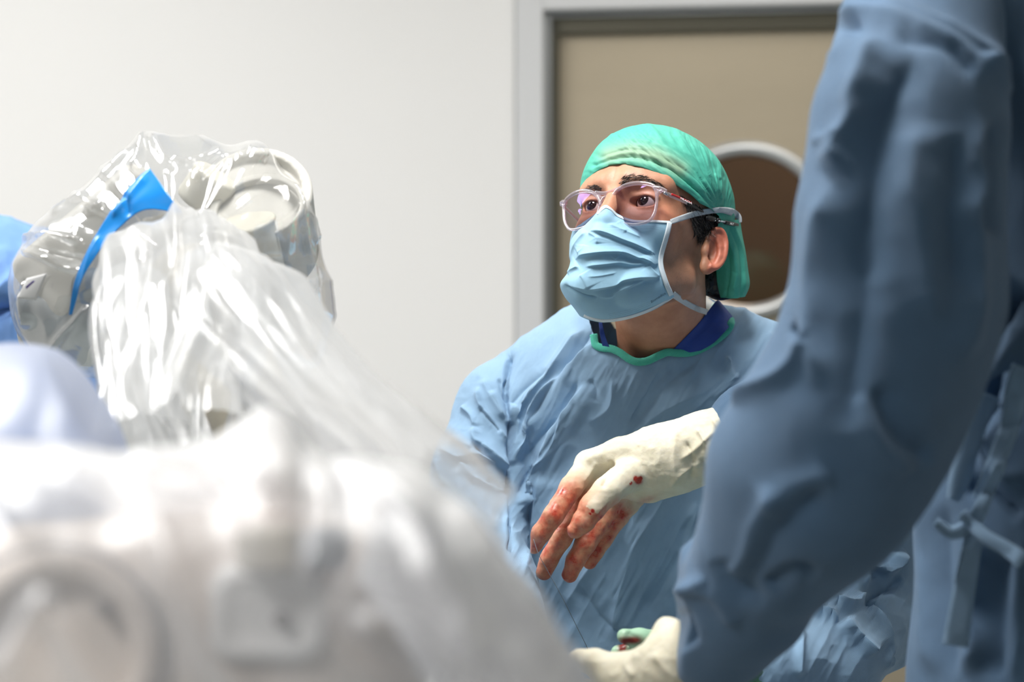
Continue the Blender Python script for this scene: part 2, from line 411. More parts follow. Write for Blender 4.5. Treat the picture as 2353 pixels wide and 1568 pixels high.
ER = rot('Z', -30)@rot('X', -8)                      # near (left) ear frame: ear plane y-z, leaning back
EC = np.array([.0765, .017, -.024])
def ear(p, c, R):
    q = (p-c)@R/.94
    ov = sd_ell(q, (0, 0, .002), (.0065, .0165, .0285)); lob = sd_ell(q, (-.001, -.004, -.024), (.0050, .0090, .0095))
    d = smin(ov, lob, .006)
    # rim ring around the ear
    a = np.arctan2(q[:, 2]-.003, q[:, 1]*1.7); ry, rz = .0148, .0265
    cyv = ry*np.cos(a); czv = .003+rz*np.sin(a); w_ = np.sqrt((q[:, 0]-.0045)**2+(q[:, 1]-cyv)**2+(q[:, 2]-czv)**2)-.0034
    w_ = np.where((q[:, 1] < -.004) & (q[:, 2] < .010), w_+.006, w_)
    bowl = sd_ell(q, (.010, -.0005, .000), (.0125, .0112, .0210)); d = smax(d, -bowl, .002)
    d = smin(d, w_, .003)
    anti = chain(q, [(.003, .006, -.016), (.0035, .0085, -.004), (.003, .0065, .008), (.0025, .001, .016)], [.003, .0032, .003, .0025], .002)
    d = smin(d, anti, .003)
    con = sd_ell(q, (.004, -.003, -.006), (.0085, .0062, .0085)); d = smax(d, -con, .0015)
    trg = sd_ell(q, (.002, -.0135, -.004), (.004, .004, .006)); d = smin(d, trg, .006)
    return d
def head_sdf(p):
    ax = np.abs(p[:, 0]); q = np.column_stack([ax, p[:, 1], p[:, 2]])
    d = sd_ell(p, (0, 0, .034), (.0765, .099, .086))
    d = smin(d, sd_ell(p, (0, -.044, -.045), (.0495, .050, .072)), .035)
    d = smin(d, sd_cone(q, (.046, -.002, -.068), (.012, -.078, -.104), .020, .019), .03)
    d = smin(d, sd_ell(q, (.039, -.063, -.026), (.022, .022, .020)), .022)
    d = smin(d, sd_cone(q, (.012, -.092, .0235), (.048, -.072, .0235), .0105, .010), .016)
    d = smin(d, sd_cone(p, (0, -.094, .012), (0, -.116, -.034), .0075, .0105), .013)
    d = smin(d, sd_ell(q, (.009, -.106, -.037), (.007, .008, .007)), .006)
    d = smax(d, -sd_ell(q, (.032, -.106, 0), (.0185, .0175, .0135)), .012)
    d = smin(d, sd_ell(q, (.033, -.0775, -.0002), (.0152, .0140, .0142)), .005)
    lid = sd_ell(q, (.0333, -.0900, -.0014), (.0165, .0115, .0068)); d = smax(d, -lid, .0012)
    d = smax(d, -sd_ell(q, (.033, -.0775, 0), (.0121, .0121, .0121)), .001)
    # upper lid crease
    d = smin(d, sd_cone(q, (.0205, -.0885, .0062), (.046, -.0815, .0056), .0026, .0026), .004)
    d = smin(d, chain(p, [(0, .034, -.045), nb, nb2], [.056, .054, .055], .03), .022)
    d = smin(d, sd_ell(p, (-.001, -.09, -.075), (.024, .018, .012)), .012)
    e = ear(p, EC, ER); d = smin(d, e, .004)
    pm = p*np.array([-1, 1, 1]); d = smin(d, ear(pm, EC, ER), .004)
    return d
def make_head():
    V, F = nets(head_sdf, (-.10, -.15, -.30), (.14, .16, .13), .00125, 1)
    return V, F
hv, hf = make_head()
px_, py_ = proj(L2W(hv))
N_ = normals(hv, hf)
hv = hv+N_*(.0004*vnoise(hv*60, 3))[:, None]
surgeon = empty('person', P(1500, 784, 2.75)*np.array([1, 1, 0]), 'person in light blue surgical gown, green cap, blue face mask and clear glasses, looking up', 'person')
hb = mk('body', L2W(hv), hf, M['skin'], surgeon)
z = hv[:, 2]; y = hv[:, 1]
beard = np.clip((-.020-z)/.03, 0, 1)*np.clip((.004-y)/.02, 0, 1)*np.clip((z+.15)/.03, 0, 1); attr(hb, 'beard', beard*.9)
er = np.clip(1-np.abs(ear(hv*np.array([1, 1, 1]), EC, ER))/.004, 0, 1)*np.clip((hv[:, 0]-.074)/.004, 0, 1)
nose = np.exp(-((hv-np.array([0, -.12, -.035]))**2).sum(1)/.0004)
attr(hb, 'red', np.clip(er*.7+nose*.35+.35*np.exp(-((hv-np.array([.05, -.075, -.022]))**2).sum(1)/.0006), 0, 1))
hbvh = BVHTree.FromPolygons([tuple(v) for v in L2W(hv)], [tuple(int(i) for i in f) for f in hf])
def hit(bvh, px, py, default=2.5):
    d = Vector(((px-1176.5)/FPX, 1, -(py-784)/FPX)).normalized(); r = bvh.ray_cast(Vector((0, 0, CAMZ)), d)
    return r[0].y if r[0] is not None else default
# eyes
m = Mt('eye'); c = m.add('TexCoord').outputs['Object']; sx = m.add('SeparateXYZ', {0: c})
gz = m.add('Attribute', attribute_name='gaze').outputs['Fac']
n = m.noise(c, 900, 3)
iris = m.mix(n, srgb(22, 15, 14), srgb(52, 34, 26))
c1 = m.mix(m.ramp(gz, .0072, .0077), iris, srgb(206, 190, 186)); c0 = m.mix(m.ramp(gz, .0022, .0026), srgb(4, 4, 5), c1)
M['eye'] = m.fin(m.pb(c0, .08, **{'Coat Weight': .6}))
for sx_ in (1, -1):
    c = np.array([sx_*.033, -.0775, 0]); V = []; F = []
    g = np.array([-.10, -.985, .06]); g /= np.linalg.norm(g)      # gaze in the head frame
    nn = 40
    for i in range(nn+1):
        for j in range(nn*2):
            t = math.pi*i/nn; f = math.pi*j/nn; v = np.array([math.sin(t)*math.cos(f), math.sin(t)*math.sin(f), math.cos(t)])
            V.append(v)
    V = np.array(V); ang = np.arccos(np.clip(V@g, -1, 1)); rad = .0118+.0009*np.clip(1-(ang/.5)**2, 0, 1)
    W = L2W(c+V*rad[:, None]); F = grid_faces(nn+1, nn*2, True)
    e = mk('eye', W, F, M['eye'], surgeon); attr(e, 'gaze', ang*.0118)
# hair strands -------------------------------------------------
rng = np.random.default_rng(4)
m = Mt('hair'); at = m.add('Attribute', attribute_name='grey').outputs['Fac']
M['hair'] = m.fin(m.pb(m.mix(at, srgb(20, 16, 14), srgb(150, 140, 134)), .4))
def strands(name, roots, dirs, lens, r, curl, par, greyp=.1):
    Vs = []; Fs = []; G = []; o_ = 0
    for p0, d, l in zip(roots, dirs, lens):
        bend = rng.normal(0, curl, 3); pts = [p0+d*l*t+bend*l*t*t for t in np.linspace(0, 1, 5)]
        V, F = tube(None, pts, np.array([r, r, r*.8, r*.6, r*.2]), None, n=4)
        Vs += V; Fs += [tuple(i+o_ for i in f) for f in F]; o_ += len(V); G += [float(rng.random() < greyp)]*len(V)
    o = mk(name, Vs, Fs, M['hair'], par); attr(o, 'grey', G); return o
def surf_pts(bvh, poly, n):
    poly = np.asarray(poly, float); lo, hi = poly.min(0), poly.max(0); out = []
    from_ = Vector((0, 0, CAMZ))
    while len(out) < n:
        x, y = lo+rng.random(2)*(hi-lo); ins = False; j = len(poly)-1
        for i in range(len(poly)):
            if (poly[i, 1] > y) != (poly[j, 1] > y) and x < (poly[j, 0]-poly[i, 0])*(y-poly[i, 1])/(poly[j, 1]-poly[i, 1])+poly[i, 0]: ins = not ins
            j = i
        if not ins: continue
        d = Vector(((x-1176.5)/FPX, 1, -(y-784)/FPX)).normalized(); r = bvh.ray_cast(from_, d)
        if r[0] is None: n -= 1; continue
        out.append((np.array(r[0]), np.array(r[1]), x, y))
    return out
def brow(poly, n, flow):
    pts = surf_pts(hbvh, poly, n); R_, D_, L_ = [], [], []
    for p, nn, x, y in pts:
        fx, fy = flow(x, y); d = np.array([fx, 0, -fy]); d = d-nn*np.dot(d, nn); d /= np.linalg.norm(d)+1e-9
        R_.append(p); D_.append(d+nn*.12+rng.normal(0, .12, 3)); L_.append(.0042+.003*rng.random())
    return R_, D_, L_
R_, D_, L_ = brow([(1420, 423), (1428, 408), (1450, 402), (1480, 404), (1510, 417), (1522, 428), (1512, 430), (1480, 416), (1450, 415), (1430, 428)], 300, lambda x, y: (1, (x-1450)/90-.25))
strands('eyebrow', R_, D_, L_, .00016, .25, surgeon, .08)
R_, D_, L_ = brow([(1346, 436), (1350, 428), (1370, 424), (1385, 432), (1380, 441), (1360, 441)], 150, lambda x, y: (-1, .15))
strands('eyebrow', R_, D_, L_, .00016, .25, surgeon, .05)
R_, D_, L_ = brow([(1560, 445), (1600, 470), (1640, 490), (1652, 510), (1640, 526), (1618, 548), (1606, 546), (1592, 525), (1588, 500), (1575, 470)], 2200, lambda x, y: (.35, 1))
strands('sideburn', R_, D_, [l*1.5 for l in L_], .00018, .35, surgeon, .22)
# dark hair at the nape
hA, hB, hC = [W2L(P(x, y, D)[None])[0] for x, y, D in ((1655, 592, 2.63), (1660, 640, 2.635), (1652, 660, 2.65))]
def nape(p):
    d = chain(p, [hA, hB, hC], [.026, .025, .013], .02)
    d = smin(d, chain(p*np.array([1, 1, 1]), [(-.045, .06, -.03), (-.02, .070, -.045), (.02, .075, -.045)], [.022, .020, .020], .02), .03)
    return smax(d, p[:, 2]-.03, .01)+.0008*vnoise(p*np.array([900, 500, 160]), 4)
V, F = nets(nape, (-.1, -.08, -.16), (.12, .12, .05), .002, 0)
o = mk('hair', L2W(V), F, M['hair'], surgeon); attr(o, 'grey', np.zeros(len(V)))
# ================================================================ helpers that lay shapes on a surface
def patch(name, rows, nu, nv, mat, par, th=.0008, fl=None, scale=1.0, wob=0, sub=0, push=None, post=None, off=0):
    G = lattice([[P(*q) for q in r] for r in rows], nu, nv).reshape(-1, 3); F = np.array(grid_faces(nv, nu))
    if push is not None:
        x, y = proj(G); dl = np.array([max(0, G[i, 1]-(hit(push[0], x[i], y[i], 9)-push[1])) for i in range(len(G))]).reshape(nv, nu); d0 = dl.copy()
        for _ in range(40):
            q = np.pad(dl, 1, mode='edge'); dl = np.maximum((q[:-2, 1:-1]+q[2:, 1:-1]+q[1:-1, :-2]+q[1:-1, 2:])/4, d0*.97)
        for _ in range(12):
            q = np.pad(dl, 1, mode='edge'); dl = (q[:-2, 1:-1]+q[2:, 1:-1]+q[1:-1, :-2]+q[1:-1, 2:])/4
        dl = dl.ravel(); G = np.array([P(x[i], y[i], G[i, 1]-dl[i]) for i in range(len(G))])
    n = normals(G, F)
    if np.median((n*(G-np.array([0, 0, CAMZ]))).sum(1)) > 0: F = F[:, ::-1]
    if fl: G = folds(G, F, fl, scale, wob=wob)
    if post: G = post(G, normals(G, F))
    o = mk(name, G, F, mat, par); solid(o, th, off, sub); return o
def bvh_of(o):
    dg = bpy.context.evaluated_depsgraph_get(); e = o.evaluated_get(dg); me = e.to_mesh()
    mw = np.array(o.matrix_world); 
    t = BVHTree.FromPolygons([tuple(v.co) for v in me.vertices], [tuple(p.vertices) for p in me.polygons]); e.to_mesh_clear(); return t
def ribbon(name, path, wpx, mat, par, D=None, bvhs=(), lift=.0015, th=.0008, ns=60, nw=5, crease=0.0, twist=0.0):
    """flat band along a path; path points (px, py[, D])"""
    p = cr(np.array(path, float), ns); L = []
    wv = cr(np.array([[w_] for w_ in np.broadcast_to(wpx, (len(path),))]), ns)[:, 0]
    t = np.gradient(p[:, :2], axis=0); t /= np.linalg.norm(t, axis=1)[:, None]; nrm = np.column_stack([-t[:, 1], t[:, 0]])
    for j in range(nw):
        s = j/(nw-1)-.5; row = []
        for i in range(ns):
            x, y = p[i, :2]+nrm[i]*wv[i]*s
            if p.shape[1] > 2: d = p[i, 2]
            else: d = min([hit(b, x, y, 9) for b in bvhs]+[D if D else 9])-lift
            row.append((x, y, d-crease*(1-(2*s)**2)+twist*s))
        L.append(row)
    dd = np.array([[q[2] for q in r] for r in L])
    if p.shape[1] < 3:
        med = np.median(dd, 0); k = 5; pad = np.pad(med, k, mode='edge'); med = np.array([np.mean(pad[i:i+2*k+1]) for i in range(ns)])
        dd = med[None]+np.clip(dd-med[None], -.0015, .0015)
    V = np.array([P(L[j][i][0], L[j][i][1], dd[j, i]) for j in range(nw) for i in range(ns)])
    o = mk(name, V, grid_faces(nw, ns), mat, par); return solid(o, th)
def text_on(name, txt, p0, p1, h, mat, par, bvhs, lift=.0006, D=None, skew=0.0, bold=0.0):
    cu = bpy.data.curves.new('t', 'FONT'); cu.body = txt; cu.size = 1; cu.offset = bold; ob = bpy.data.objects.new('t', cu); COL.objects.link(ob)
    dg = bpy.context.evaluated_depsgraph_get(); me = ob.evaluated_get(dg).to_mesh()
    V = np.array([v.co[:] for v in me.vertices]); F = [tuple(p.vertices) for p in me.polygons]; 
    bpy.data.objects.remove(ob)
    p0 = np.array(p0, float); p1 = np.array(p1, float); u = (p1-p0); L = np.linalg.norm(u); u /= L; v = np.array([u[1], -u[0]])
    x = (V[:, 0]-V[:, 0].min())/(V[:, 0].max()-V[:, 0].min())*L; y = V[:, 1]/.7*h
    X = p0[0]+u[0]*(x+skew*y)+v[0]*y; Y = p0[1]+u[1]*(x+skew*y)+v[1]*y
    ds = np.array([min([hit(b, a, c, 9) for b in bvhs]+[D if D else 9]) for a, c in zip(X, Y)]); ds = np.where(ds > 5, np.median(ds), ds)
    W = np.array([P(a, c, d-lift) for a, c, d in zip(X, Y, ds)])
    o = mk(name, W, F, mat, par, smooth=False); return o
# ================================================================ cap
c0 = np.array([0, .004, .034])
epx = [(1368, 389), (1400, 381), (1440, 379), (1480, 386), (1520, 402), (1560, 432), (1600, 468), (1640, 498)]
loc = []
for x, y in epx:
    d = hit(hbvh, x, y); loc.append(W2L(P(x, y, d)[None])[0])
loc = np.array(loc); ph = np.abs(np.degrees(np.arctan2(loc[:, 0], -loc[:, 1]+c0[1])))       # 0 = front, 180 = back
zz_ = loc[:, 2]; k = loc[:, 0] > -.02; ph, zz_ = ph[k], zz_[k]; od = np.argsort(ph); ph, zz_ = ph[od], zz_[od]
ph = np.concatenate([[0], ph, [118, 140, 180]]); zz_ = np.concatenate([[zz_[0]], zz_, [-.030, -.055, -.070]])
NA, NT = 420, 150
A = np.linspace(-180, 180, NA, endpoint=False); V = []
for t in np.linspace(0, 1, NT):
    ze = np.interp(np.abs(A), ph, zz_)
    q = np.radians(A); horiz = np.column_stack([np.sin(q), -np.cos(q)])
    back = np.clip((np.abs(A)-60)/120, 0, 1)
    rad = np.array([.0765, .099, .086])+.0045
    # ring at the edge lies on the ellipsoid at height ze, then rises to the pole
    e0 = np.arcsin(np.clip((ze-c0[2])/rad[2], -.92, .99)); el = e0+(math.pi/2-e0)*t**.9
    bulge = (.0075+.010*back)*np.sin(np.clip((el-e0)/(math.pi/2-e0), 0, 1)*math.pi)**.8*(.7+.3*t)
    a_ = rad[0]*rad[1]/np.sqrt((rad[1]*horiz[:, 0])**2+(rad[0]*horiz[:, 1])**2)
    rr = (a_+bulge)*np.cos(el); z_ = c0[2]+(rad[2]+bulge*.6)*np.sin(el)
    V.append(np.column_stack([c0[0]+horiz[:, 0]*rr, c0[1]+horiz[:, 1]*rr, z_]))
V = np.concatenate(V); F = np.array(grid_faces(NT, NA, True))[:, ::-1]; W = L2W(V)
if np.median((normals(W, F)*(W-L2W(c0))).sum(1)) < 0: F = F[:, ::-1]
fl = [([(1360, 392), (1400, 376), (1450, 372), (1500, 384), (1550, 412), (1600, 455), (1650, 500)], 1.8, 7, 8, 1),
      ([(1366, 380), (1410, 366), (1460, 363), (1510, 375), (1560, 404), (1610, 450), (1655, 495)], -2.6, 3, 5, 1), ([(1372, 372), (1412, 358), (1460, 354), (1512, 366), (1566, 396), (1614, 444), (1655, 494)], 1.0, 3, 4, 1), ([(1376, 362), (1415, 349), (1462, 345), (1515, 357), (1570, 388), (1620, 438), (1656, 490)], -.9, 3, 3, 1)]
gx, gy = 1660, 492
for i in range(26):                              # fine folds that run into the knot of the tie
    a = math.radians(-84+rng.normal(0, 2)-i*2.6); L1 = 70+150*rng.random(); L0 = 15+25*rng.random()
    if i > 14: L1 += 100
    c_ = [(gx+math.cos(a)*l*(1.0)-0.0009*l*l*math.sin(-a), gy+math.sin(a)*l-.0006*l*l*(1 if i > 10 else 0)) for l in np.linspace(L0, L1, 5)]
    fl.append((c_, rng.choice([1.0, -.9, .8])*(1.0+.6*rng.random()), 2.5+3*rng.random(), 2.5+4*rng.random()))
for i in range(9):                               # long folds above the brow edge
    o1 = 10+i*6+rng.normal(0, 1); fl.append(([(1385+i*4+20*rng.random(), 372-o1), (1440, 362-o1*1.0), (1500, 372-o1*1.05), (1560, 402-o1*1.15), (1610+rng.normal(0, 8), 445-o1*1.2)], rng.choice([.55, -.55]), 2.5, 3.5))
fl += [([(1500, 272), (1540, 290), (1600, 330), (1650, 390)], 1.2, 5, 9), ([(1530, 274), (1560, 292), (1610, 330), (1640, 365)], -1.5, 5, 4),
       ([(1545, 300), (1600, 350), (1640, 410), (1660, 460)], 1.0, 3, 5), ([(1570, 290), (1630, 345), (1675, 420)], 1.3, 4, 7), ([(1455, 290), (1470, 310), (1500, 330)], .7, 9, 9)]
W = folds(W, F, fl, 1.0, wob=5)
N2 = normals(W, F); lv = W2L(W)
cx_, cy_ = proj(W); an = np.arctan2(492-cy_, 1662-cx_); rd_ = np.hypot(cx_-1662, cy_-492)
fr_ = np.clip(rd_/60, .25, 1); vis = np.clip(-(N2*(W-np.array([0, 0, CAMZ]))).sum(1), 0, 1)
W = W+N2*(vis*fr_*(.0009*ridged(np.column_stack([an*13+.8*vnoise(lv*25, 5), rd_/190, 0*an]), 11, 2)+.0004*ridged(np.column_stack([an*34+1.2*vnoise(lv*25, 6), rd_/110, 0*an]), 19, 2))+.0009*vnoise(lv*22, 8)+.0003*vnoise(lv*120, 17))[:, None]
m = Mt('cap_green'); c = m.coord(); n1 = m.noise(c, 260, 4, .6); n2 = m.noise(c, 1900, 2)
tint = m.add('Attribute', attribute_name='thin').outputs['Fac']
base = m.mix(m.ramp(n1, .2, .8), srgb(80, 188, 164), srgb(92, 200, 176))
base = m.mix(tint, base, srgb(176, 178, 140))
pp = m.pb(base, .6, Normal=m.bump(n2, .4, .0003, m.bump(n1, .25, .0004))); 
M['cap'] = m.fin(m.add('MixShader', {0: .22, 1: pp, 2: m.add('BsdfTranslucent', {'Color': base})}))
cap = mk('surgical_cap', W, F, M['cap'], surgeon); solid(cap, .0005, 1)
x, y = proj(W); d, s, t = polyd(x, y, [(1400, 358), (1450, 348), (1510, 358), (1560, 388)]); attr(cap, 'thin', np.exp(-(d/22)**2)*.6)
capb = BVHTree.FromPolygons([tuple(v) for v in W], [tuple(int(i) for i in f) for f in F])
tail = patch('cap_tail', [[(1630, 496, 2.572), (1660, 500, 2.562), (1685, 505, 2.575), (1700, 505, 2.60)], [(1636, 530, 2.580), (1672, 535, 2.572), (1694, 540, 2.580), (1706, 545, 2.60)],
     [(1640, 570, 2.590), (1680, 575, 2.578), (1700, 580, 2.585), (1713, 585, 2.60)], [(1645, 610, 2.596), (1684, 612, 2.580), (1706, 618, 2.588), (1719, 625, 2.60)],
     [(1648, 650, 2.600), (1684, 648, 2.585), (1708, 652, 2.588), (1722, 655, 2.60)], [(1656, 684, 2.605), (1680, 686, 2.590), (1700, 685, 2.592), (1712, 682, 2.60)]],
     60, 110, M['cap'], surgeon, .0006, [([(1650, 500), (1680, 560), (1695, 620), (1690, 660)], 2.2, 4, 6, 1), ([(1665, 500), (1695, 560), (1708, 620), (1704, 684)], -1.8, 4, 5, 1),
     ([(1655, 500), (1672, 560), (1680, 630), (1670, 680)], -1.8, 4, 4, 1), ([(1680, 500), (1706, 570), (1714, 640), (1715, 680)], 1.5, 3, 5), ([(1690, 620), (1680, 655), (1660, 680)], 1.4, 6, 10)], wob=4)
# ================================================================ mask
rows = [
 [(1545, 508, 2.487), (1505, 507, 2.476), (1455, 506, 2.468), (1420, 493, 2.462), (1392, 472, 2.468), (1368, 492, 2.487), (1338, 513, 2.515), (1317, 532, 2.545)],
 [(1540, 530, 2.485), (1500, 532, 2.470), (1450, 532, 2.455), (1405, 522, 2.445), (1372, 512, 2.448), (1337, 530, 2.475), (1315, 548, 2.51), (1311, 562, 2.545)],
 [(1533, 556, 2.482), (1495, 562, 2.465), (1440, 560, 2.448), (1395, 552, 2.437), (1360, 545, 2.440), (1328, 556, 2.465), (1311, 572, 2.50), (1316, 588, 2.54)],
 [(1524, 590, 2.480), (1485, 595, 2.462), (1430, 590, 2.443), (1385, 585, 2.432), (1348, 582, 2.436), (1322, 590, 2.458), (1311, 605, 2.495), (1322, 615, 2.54)],
 [(1524, 612, 2.480), (1480, 620, 2.462), (1425, 617, 2.440), (1378, 615, 2.430), (1340, 615, 2.434), (1314, 620, 2.455), (1304, 630, 2.49), (1318, 640, 2.54)],
 [(1530, 634, 2.483), (1482, 648, 2.462), (1425, 648, 2.440), (1372, 650, 2.430), (1330, 650, 2.432), (1300, 650, 2.450), (1288, 655, 2.485), (1310, 665, 2.535)],
 [(1538, 656, 2.488), (1490, 675, 2.467), (1430, 682, 2.447), (1378, 688, 2.437), (1335, 688, 2.440), (1308, 683, 2.460), (1298, 682, 2.49), (1318, 690, 2.535)],
 [(1545, 672, 2.492), (1500, 697, 2.475), (1440, 713, 2.457), (1388, 720, 2.447), (1350, 715, 2.452), (1325, 708, 2.470), (1318, 706, 2.50), (1335, 712, 2.53)],
 [(1549, 682, 2.495), (1505, 711, 2.482), (1445, 733, 2.468), (1392, 741, 2.460), (1360, 737, 2.465), (1340, 730, 2.480), (1332, 725, 2.50), (1348, 730, 2.53)]]
T = lambda L: [(1280+a/6.27, 500+b/6.27) for a, b in L]     # crop pixels to photo pixels
# width order: right hand of the path, left hand (paths run left to right: right hand is below)
fl = [(T([(460, 205), (640, 240), (860, 330), (1130, 430), (1420, 540)]), 4.2, 3.0, 22),
      (T([(460, 205), (340, 330), (240, 480), (195, 650)]), 2.6, 22, 3.0),
      (T([(420, 385), (560, 320), (700, 345), (900, 420), (1130, 520), (1430, 700)]), 1.2, 9, 12),
      (T([(250, 620), (400, 560), (620, 520), (890, 515), (1100, 590), (1280, 660), (1440, 710)]), 4.6, 2.6, 17),
      (T([(400, 720), (560, 690), (760, 665), (900, 660), (1100, 700), (1290, 690)]), 2.3, 2.8, 12),
      (T([(100, 955), (280, 985), (460, 1020), (700, 985), (1000, 920), (1200, 885), (1470, 860)]), 4.2, 2.4, 22),
      (T([(100, 965), (250, 1060), (420, 1125), (590, 1140)]), -2.6, 4, 4),
      (T([(590, 1140), (760, 1130), (880, 1060), (1150, 950), (1280, 890)]), 1.8, 3, 12),
      (T([(160, 820), (260, 770), (350, 715)]), 3.0, 3, 14), (T([(350, 830), (400, 900), (450, 1010)]), 1.5, 3, 14),
      (T([(420, 400), (400, 480), (330, 540)]), 1.6, 12, 4), (T([(460, 220), (560, 300), (570, 400)]), 1.6, 3, 9),
      (T([(700, 110), (900, 200), (1050, 260), (1200, 310)]), 1.5, 4, 8), (T([(1320, 500), (1380, 600), (1430, 700)]), 1.6, 9, 3),
      (T([(1290, 690), (1370, 780), (1470, 860)]), 1.6, 9, 3), (T([(440, 860), (600, 840), (850, 790)]), .8, 2.5, 5),
      (T([(800, 620), (860, 560), (890, 520)]), 1.0, 3, 8), (T([(860, 60), (900, 140), (960, 240)]), .8, 6, 6)]
EXPO = 1.05
mask = patch('face_mask', rows, 330, 330, M['mask'], surgeon, .0006, fl, 1.45, wob=2.0, push=(hbvh, .004))
EXPO = 1.5
mb = bvh_of(mask)
ribbon('mask_binding', [(1539, 511), (1535, 530), (1528, 556), (1519, 590), (1519, 612), (1525, 634), (1533, 657), (1543, 679)], 11, M['mask_edge'], mask, D=2.489, bvhs=(mb,), lift=.0026)
ribbon('mask_binding', [(1549, 679), (1505, 707), (1445, 729), (1392, 737), (1362, 733), (1342, 725)], 7, M['mask_edge'], mask, D=2.50, bvhs=(mb,), lift=.0008)
ribbon('mask_binding', [(1543, 511), (1505, 509), (1455, 508), (1422, 497), (1394, 476), (1372, 492)], 5, M['mask_edge'], mask, D=2.50, bvhs=(mb,), lift=.0008)
ribbon('mask_tie', [(1542, 510), (1565, 502), (1600, 491), (1650, 483), (1680, 487), (1696, 498), (1701, 512)], [12, 13, 13, 13, 17, 14, 8], M['tie'], mask, D=2.60, bvhs=(hbvh, capb), lift=.0055, ns=90)
ribbon('mask_tie', [(1546, 676), (1575, 696), (1600, 709), (1625, 718)], [15, 13, 13, 13], M['tie'], mask, D=2.56, bvhs=(hbvh,), lift=.002)
m = Mt('faint_print'); M['print'] = m.fin(m.pb(srgb(95, 125, 145), .8))
text_on('mask_print', 'Biomedica', (1497, 697), (1530, 676), 5.5, M['print'], mask, (mb,), D=2.5, skew=.2, lift=.0005)
Vd, Fd = [], []
rr_ = np.random.default_rng(3)
def dots(path, n, rows_, gap, r):
    p = cr(np.array(path, float), n); t = np.gradient(p, axis=0); t /= np.linalg.norm(t, axis=1)[:, None]
    for k_ in range(rows_):
        for i in range(n):
            x, y = p[i]+np.array([-t[i, 1], t[i, 0]])*gap*k_; d = hit(mb, x, y, 2.49)-.0006; o_ = len(Vd)
            Vd.extend([P(x-r, y, d), P(x, y-r, d), P(x+r, y, d), P(x, y+r, d)]); Fd.append((o_, o_+1, o_+2, o_+3))
dots([(1400, 722), (1445, 712), (1492, 694)], 34, 3, 4.0, .55)
mk('mask_embossing', Vd, Fd, M['print'], mask, smooth=False); Vd, Fd = [], []
dots([(1470, 520), (1500, 521), (1524, 526)], 18, 2, 4.5, .55)
mk('mask_embossing', Vd, Fd, M['print'], mask, smooth=False)
# ================================================================ glasses
def G2(px, py, off=0.0):
    d = np.array([(px-1176.5)/FPX, 1, -(py-784)/FPX]); o_ = np.array([0, 0, CAMZ]); ol = W2L(o_[None])[0]; dl = d@HR
    k = (-.103-ol[1])/dl[1]
    for _ in range(30):
        q = ol+dl*k; k += ((-.106+off+3.0*q[0]**2)-q[1])/dl[1]
    return ol+dl*k
C8 = lambda L: [(1270+a/8.114, 380+b/8.114) for a, b in L]
near = C8([(1145, 640), (1190, 520), (1330, 420), (1510, 375), (1700, 372), (1840, 405), (1895, 490), (1915, 610), (1905, 760), (1870, 900), (1780, 1015), (1600, 1075), (1400, 1075), (1260, 1020), (1180, 910), (1140, 780)])
far = C8([(225, 790), (240, 710), (300, 625), (420, 550), (560, 515), (700, 530), (800, 590), (855, 690), (850, 800), (800, 930), (720, 1040), (600, 1125), (470, 1165), (345, 1175), (275, 1110), (235, 990)])
glasses = empty('eyeglasses', L2W(np.array([0, -.11, 0])), 'clear plastic framed eyeglasses with red and black temples, worn by the masked surgeon', 'glasses')
m = Mt('clear_frame'); gl = m.add('BsdfGlossy', {'Roughness': .06, 'Color': (.95, .93, .97, 1)}); tr_ = m.add('BsdfTransparent', {'Color': (.86, .80, .84, 1)})
df = m.add('BsdfDiffuse', {'Color': (.75, .70, .74, 1)}); lw = m.add('LayerWeight', {'Blend': .45}).outputs['Facing']
a_ = m.add('MixShader', {0: m.ramp(lw, .0, 1.6), 1: tr_, 2: gl}); M['clear'] = m.fin(m.add('MixShader', {0: .16, 1: a_, 2: df}))
m = Mt('lens_glass'); gl = m.add('BsdfGlossy', {'Roughness': .0, 'Color': (.50, .36, .95, 1)}); tr_ = m.add('BsdfTransparent', {'Color': (.80, .75, .80, 1)})
fr = m.add('Fresnel', {'IOR': 1.35}).outputs[0]; M['lens'] = m.fin(m.add('MixShader', {0: m.ramp(fr, .0, 1.0), 1: tr_, 2: gl}))
FV, FF = [], []
def addt(p, r, **k):
    V, F = tube(None, p, r, None, None, **k); o_ = len(FV); FV.extend(V); FF.extend([tuple(i+o_ for i in f) for f in F])
for L in (near, far):
    q = np.array([G2(*p) for p in L]); cc = q.mean(0); q = np.vstack([q, q[:1]])
    # closed smooth loop
    qq = cr(np.vstack([q[-3:-1], q, q[1:3]]), (len(q)+3)*12+1)[24:-24]; qq = qq[:-1]
    out = qq-cc; out /= np.linalg.norm(out, axis=1)[:, None]
    up_ = np.clip(out[:, 2], 0, 1)
    ctr = qq+out*(.0016+.0007*up_)[:, None]
    addt(L2W(ctr), .0017+.0008*up_, n=12, closed=True, flat=1.1, up=HR@np.array([0, 1, 0]))
    NR = 14; V = [L2W(cc+np.array([0, -.0022, 0]))]
    for k_ in range(1, NR+1):
        f_ = k_/NR; w_ = cc+(qq-cc)*f_; w_ = w_+np.outer((1-f_*f_), [0, -.0022, 0])*1; V += list(L2W(w_))
    n_ = len(qq); F = [(0, 1+(j+1) % n_, 1+j) for j in range(n_)]+[(1+(k_-1)*n_+j, 1+(k_-1)*n_+(j+1) % n_, 1+k_*n_+(j+1) % n_, 1+k_*n_+j) for k_ in range(1, NR) for j in range(n_)]
    lo = mk('lens', V, F, M['lens'], glasses)
br = lambda L, off=0: [L2W(G2(*p, off)) for p in C8(L)]
addt(br([(800, 505), (890, 520), (985, 520), (1080, 495), (1180, 455), (1280, 420)]), .0022, n=12, samples=30)
